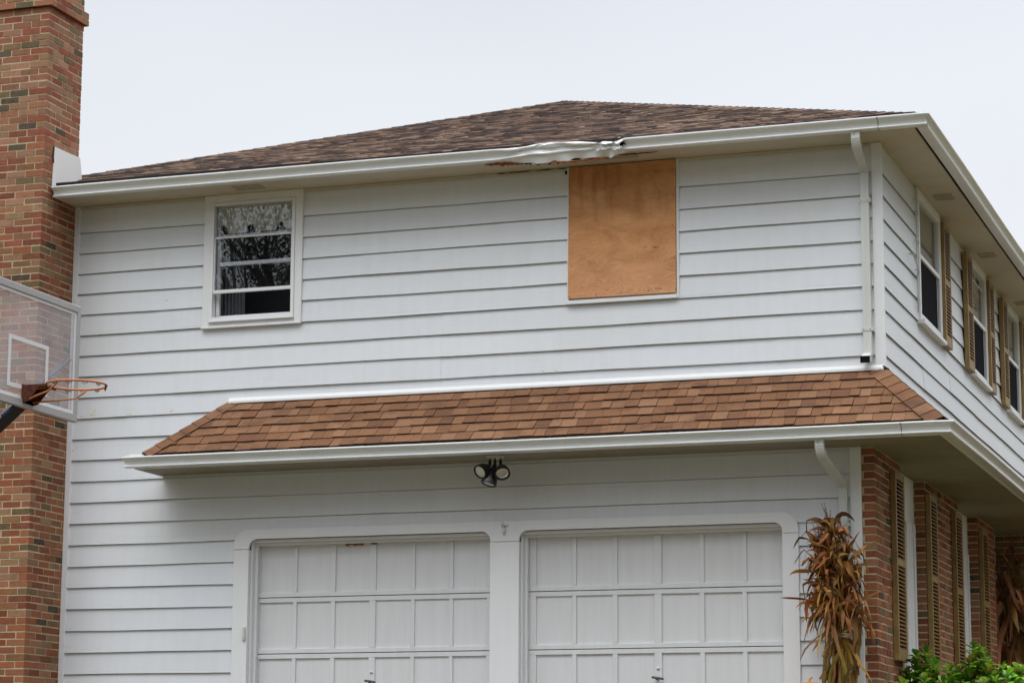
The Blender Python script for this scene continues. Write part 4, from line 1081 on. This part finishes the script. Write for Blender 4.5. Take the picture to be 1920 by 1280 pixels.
cornstalks('corn_stalk_bundle', (.0, 7.25, .12), (.0, 7.25, 1.35), (-.03, 7.25, 2.8), 'dark corn stalk bundle under the porch roof at the far shutters', 8, .15, 70, (0, 0, 0.2), [(.48, .26, .10), (.34, .165, .055), (.20, .09, .028)], .2, cover=70)

# ================================================================== PUMPKIN on straw bales
for i, z in enumerate((.125, .447)):
    mb = MB(); rs = random.Random(60 + i); mb.box((-.92, -.62, z), (-.50, -.22, z + .315))
    for k in range(260):
        a = rs.uniform(-.92, -.5); b = rs.uniform(-.62, -.22); zz = rs.uniform(z, z + .31)
        q = Vector((a, -.622, zz)) if k % 2 else Vector((a, b, z + .317)); mb.tube([q, q + Vector((rs.gauss(0, .03), rs.gauss(0, .01), rs.gauss(0, .006)))], .0015, 3)
    s_ = mb.build('straw_bale', STRAW)
    tag(s_, 'lower straw bale under the pumpkin' if i == 0 else 'upper straw bale carrying the pumpkin', 'straw bale', 'straw bales under the pumpkin')
pk = empty('pumpkin', (-.61, -.40, .764)); tag(pk, 'orange pumpkin in front of the corn stalks beside the right garage door', 'pumpkin')
mb = MB(); nu, nv = 60, 18; vs = []
for j in range(nv + 1):
    ph = math.pi * j / nv
    for i in range(nu):
        th = 2 * math.pi * i / nu; rib = 1 - .09 * abs(math.cos(th * 5)) ** 4 * math.sin(ph) ** .5
        r = .125 * math.sin(ph) ** .8 * rib; z = .108 * math.cos(ph) * (1 - .22 * math.exp(-(math.sin(ph) / .35) ** 2))
        vs.append((-.61 + r * math.cos(th), -.40 + r * math.sin(th), .872 + z))
mb.mesh(vs, [(j * nu + i, j * nu + (i + 1) % nu, (j + 1) * nu + (i + 1) % nu, (j + 1) * nu + i) for j in range(nv) for i in range(nu)], smooth=True)
o = mb.build('flesh', PUMP, pk); reloc(pk, o)
mb = MB(); mb.tube([(-.61, -.40, .957), (-.61, -.40, .977), (-.602, -.404, .998), (-.585, -.41, 1.006)], [.022, .013, .010, .012], 8); o = mb.build('stem', STRAW, pk); reloc(pk, o)

# ================================================================== SHRUBS
GPAL = [(.22, .50, .025), (.28, .56, .04), (.10, .27, .015), (.33, .50, .05), (.06, .17, .015), (.26, .40, .04), (.26, .24, .05)]
def leaf(mb, p, d, n, L, w, rs, col):
    """obovate leaf folded along its midrib and arched"""
    d = Vector(d).normalized(); s_ = d.cross(Vector(n)); s_.normalize(); n = s_.cross(d).normalized(); rows = []
    for i, (t, k) in enumerate(((0, .08), (.25, .55), (.5, .92), (.72, 1.0), (.9, .62), (1.0, .04))):
        c = Vector(p) + d * (L * t) - n * (L * .28 * t * t) ; ww = w * k / 2
        rows.append((c - s_ * ww + n * ww * .45, c, c + s_ * ww + n * ww * .45))
    vs = [q for r in rows for q in r]; fs = []
    for i in range(5):
        for k in range(2): fs.append((i * 3 + k, i * 3 + k + 1, (i + 1) * 3 + k + 1, (i + 1) * 3 + k))
    mb.mesh(vs, fs, 0, col, True)
def whorl(mb, p, ax, rs, n=9, L=.10, k=1.0):
    ax = Vector(ax).normalized(); u = ax.cross(Vector((1, .3, 0))).normalized(); v = ax.cross(u)
    a0 = rs.uniform(0, 6)
    for i in range(n):
        a = a0 + i * 2.4; out = u * math.cos(a) + v * math.sin(a); el = .25 + .75 * i / n
        d = out * (1.15 - el) + ax * (el * .9); c = rs.choice(GPAL); c = tuple(x * k * rs.uniform(.8, 1.2) for x in c)
        leaf(mb, Vector(p) + ax * (i * .006), d, ax, L * rs.uniform(.8, 1.15) * (1.1 - .35 * i / n), .056 * rs.uniform(.7, 1.2), rs, c)
def shrub(tips, base, label, seed, nfill=60):
    rs = random.Random(seed); root = empty('leafy_shrub', base); tag(root, label, 'shrub', 'leafy shrubs below the shutters'); B = Vector(base)
    ml = MB(); ms = MB()
    def stem(p, big):
        p = Vector(p); m = B.lerp(p, .5) + Vector((rs.gauss(0, .04), rs.gauss(0, .04), -.05)); ms.tube([B + Vector((rs.gauss(0, .05), rs.gauss(0, .05), 0)), m, p], [.010, .007, .004], 5, col=(.14, .13, .05))
        ax = (p - m).normalized() + Vector((0, 0, .6)); ax.normalize()
        for j in range(big):
            whorl(ml, p - ax * j * .07, ax, rs, 7 if j else 9, .10 + .012 * j, 1 - .07 * j)
    for t in tips: stem((t[0], t[1], t[2] - .06), t[3])
    lo_ = min(t[0] for t in tips) - .1; hi_ = max(t[0] for t in tips) + .1
    for i in range(nfill):
        x = rs.uniform(lo_, hi_); y = B.y + rs.gauss(0, .28); zt = min([t[2] + .9 * abs(t[0] - x) * .0 for t in tips if abs(t[0] - x) < .3] or [1.0]) - .06
        stem((x, y, min(zt, 1.12) - rs.random() ** 1.5 * .6), 3)
    o = ms.build('stems', CORN, root); reloc(root, o); o = ml.build('foliage', LEAF, root); reloc(root, o)
shrub([(-.03, 1.0, 1.10, 4), (.055, .95, 1.27, 6), (.12, 1.05, 1.30, 6), (.03, 1.0, 1.20, 5), (-.12, 1.0, 1.10, 4), (-.20, 1.0, 1.09, 4), (-.26, 1.0, 1.06, 3), (.20, 1.0, 1.18, 5), (.16, .95, 1.08, 4), (-.17, 1.05, 1.01, 3)], (.06, 1.0, .12), 'bright green leafy shrub with the leftmost tall shoot below the first lower shutter', 1, 30)
shrub([(.42, 1.0, 1.12, 5), (.55, 1.0, 1.33, 5), (.60, 1.05, 1.29, 4), (.52, .95, 1.20, 4), (.66, 1.0, 1.20, 5), (.36, .9, 1.13, 4), (.48, 1.0, 1.08, 4), (.68, .95, 1.13, 5)], (.52, 1.0, .12), 'bright green leafy shrub with the upright shoot between the brick piers', 2, 30)
shrub([(.80, 1.0, 1.13, 4), (.88, .95, 1.10, 4), (.98, 1.0, 1.12, 4), (1.08, 1.0, 1.10, 4), (.92, 1.05, 1.14, 4), (1.18, 1.0, 1.1, 3), (.74, .9, 1.06, 4)], (.95, 1.0, .12), 'low bright green leafy shrub rightmost, in front of the far corn stalks', 3, 30)
hd = empty('dark_hedge', (.75, 4.2, .12)); tag(hd, 'dark small leaved hedge at the foot of the far corn stalk bundle', 'hedge')
mb = MB(); rs = random.Random(17)
for i in range(6500):
    x = rs.uniform(.12, 1.6); y = rs.uniform(3.7, 4.7); z = .15 + (1.24 + .06 * math.sin(x * 9) + .04 * math.sin(x * 23 + y * 5) - .15) * rs.random() ** .35
    c = tuple(v * rs.uniform(.6, 1.3) for v in rs.choice([(.03, .08, .02), (.05, .13, .02), (.02, .055, .018)]))
    d = Vector((rs.gauss(0, 1), rs.gauss(0, 1), rs.gauss(.4, 1))).normalized(); u = d.cross(Vector((0, 0, 1))).normalized(); p = Vector((x, y, z)); L = rs.uniform(.025, .04)
    mb.face([p, p + d * L * .5 + u * L * .3, p + d * L, p + d * L * .5 - u * L * .3], 0, c)
o = mb.build('foliage', HEDGE, hd); reloc(hd, o)
mb = MB()
for i in range(9): mb.tube([(.2 + i * .16, 4.2, .1), (.2 + i * .16 + JW(.05), 4.2 + JW(.1), .9)], [.02, .008], 5, col=(.08, .06, .04))
o = mb.build('stems', CORN, hd); reloc(hd, o)

# ================================================================== trees across the street (two mirrored in the window), others added for shade
def tree(base, H, cr_, label, seed, nleaf, ls=1.0):
    rs = random.Random(seed); root = empty('offscreen_tree', base); tag(root, label, 'tree', 'trees around the lot'); B = Vector(base)
    mt = MB(); tips = []
    def grow(p, d, L, r, lv):
        pts = [p]; q = p; n = 5
        for i in range(n):
            d = (d + Vector((rs.gauss(0, .12), rs.gauss(0, .12), .04))).normalized(); q = q + d * L / n; pts.append(q)
        mt.tube(pts, [r * (1 - .45 * i / n) for i in range(n + 1)], 6 if lv < 3 else 4, cap=False)
        if lv >= 4: tips.append(q); return
        for k in range(4 if lv < 3 else 3):
            a = rs.uniform(0, 6.28); t = rs.randint(2, n)
            nd = (d + Vector((math.cos(a), math.sin(a), rs.uniform(-.1, .5))) * rs.uniform(.6, 1.0)).normalized(); grow(pts[t], nd, L * rs.uniform(.55, .75), r * .5, lv + 1)
        if lv > 1: tips.append(q)
    grow(B, Vector((0, 0, 1)), H * .45, H * .022, 0)
    o = mt.build('trunk', BARK, root); reloc(root, o)
    mb = MB()
    for i in range(nleaf):
        t = rs.choice(tips); p = t + Vector((rs.gauss(0, .35), rs.gauss(0, .35), rs.gauss(0, .3)))
        d = Vector((rs.gauss(0, 1), rs.gauss(0, 1), rs.gauss(0, 1))).normalized(); u = d.cross(Vector((.3, .2, 1))).normalized(); L = rs.uniform(.14, .30) * ls
        mb.face([p, p + d * L * .5 + u * L * .35, p + d * L, p + d * L * .5 - u * L * .35], 0, tuple(v * rs.uniform(.6, 1.3) for v in (.022, .034, .016)))
    o = mb.build('crown', TREEL, root); reloc(root, o)
    return root
tree((-23.2, -40, -2.05), 21, 4, 'tall leafy tree mirrored in the upstairs window glass', 3, 26000, .5)
tree((-30.5, -46, -2.05), 17, 4, 'thin crowned tree across the street mirrored at the left of the window glass', 5, 3500)
tA = tree((16, -36, -2.05), 17, 4, 'full crowned leafy tree added out of view to shade the house', 9, 9000, 2.4)  # unseen tree, added to block low sky light
rs = random.Random(77)
for i, x in enumerate((-78, -66, -56, -46, -38, -14, -6, 2, 9, 24, 32, 41, 52, 64, 76, 22, 25, 21, 27, 24)):  # unseen copies that dim the facade, side wall and porch
    r = tA.copy(); COL.objects.link(r); r.location = (x, (-38 + rs.uniform(-4, 3)) if i < 15 else (-14, -3, 8, 18, 30)[i - 15], -2.05 if i < 15 else -.3); k = rs.uniform(.85, 1.15); r.scale = (k, k, k); r.rotation_euler = (0, 0, rs.uniform(0, 6.28))
    r['label'] = 'full crowned leafy tree added out of view to shade the house'
    for ch in tA.children:
        c = ch.copy(); COL.objects.link(c); c.parent = r; c.matrix_parent_inverse = ch.matrix_parent_inverse.copy()
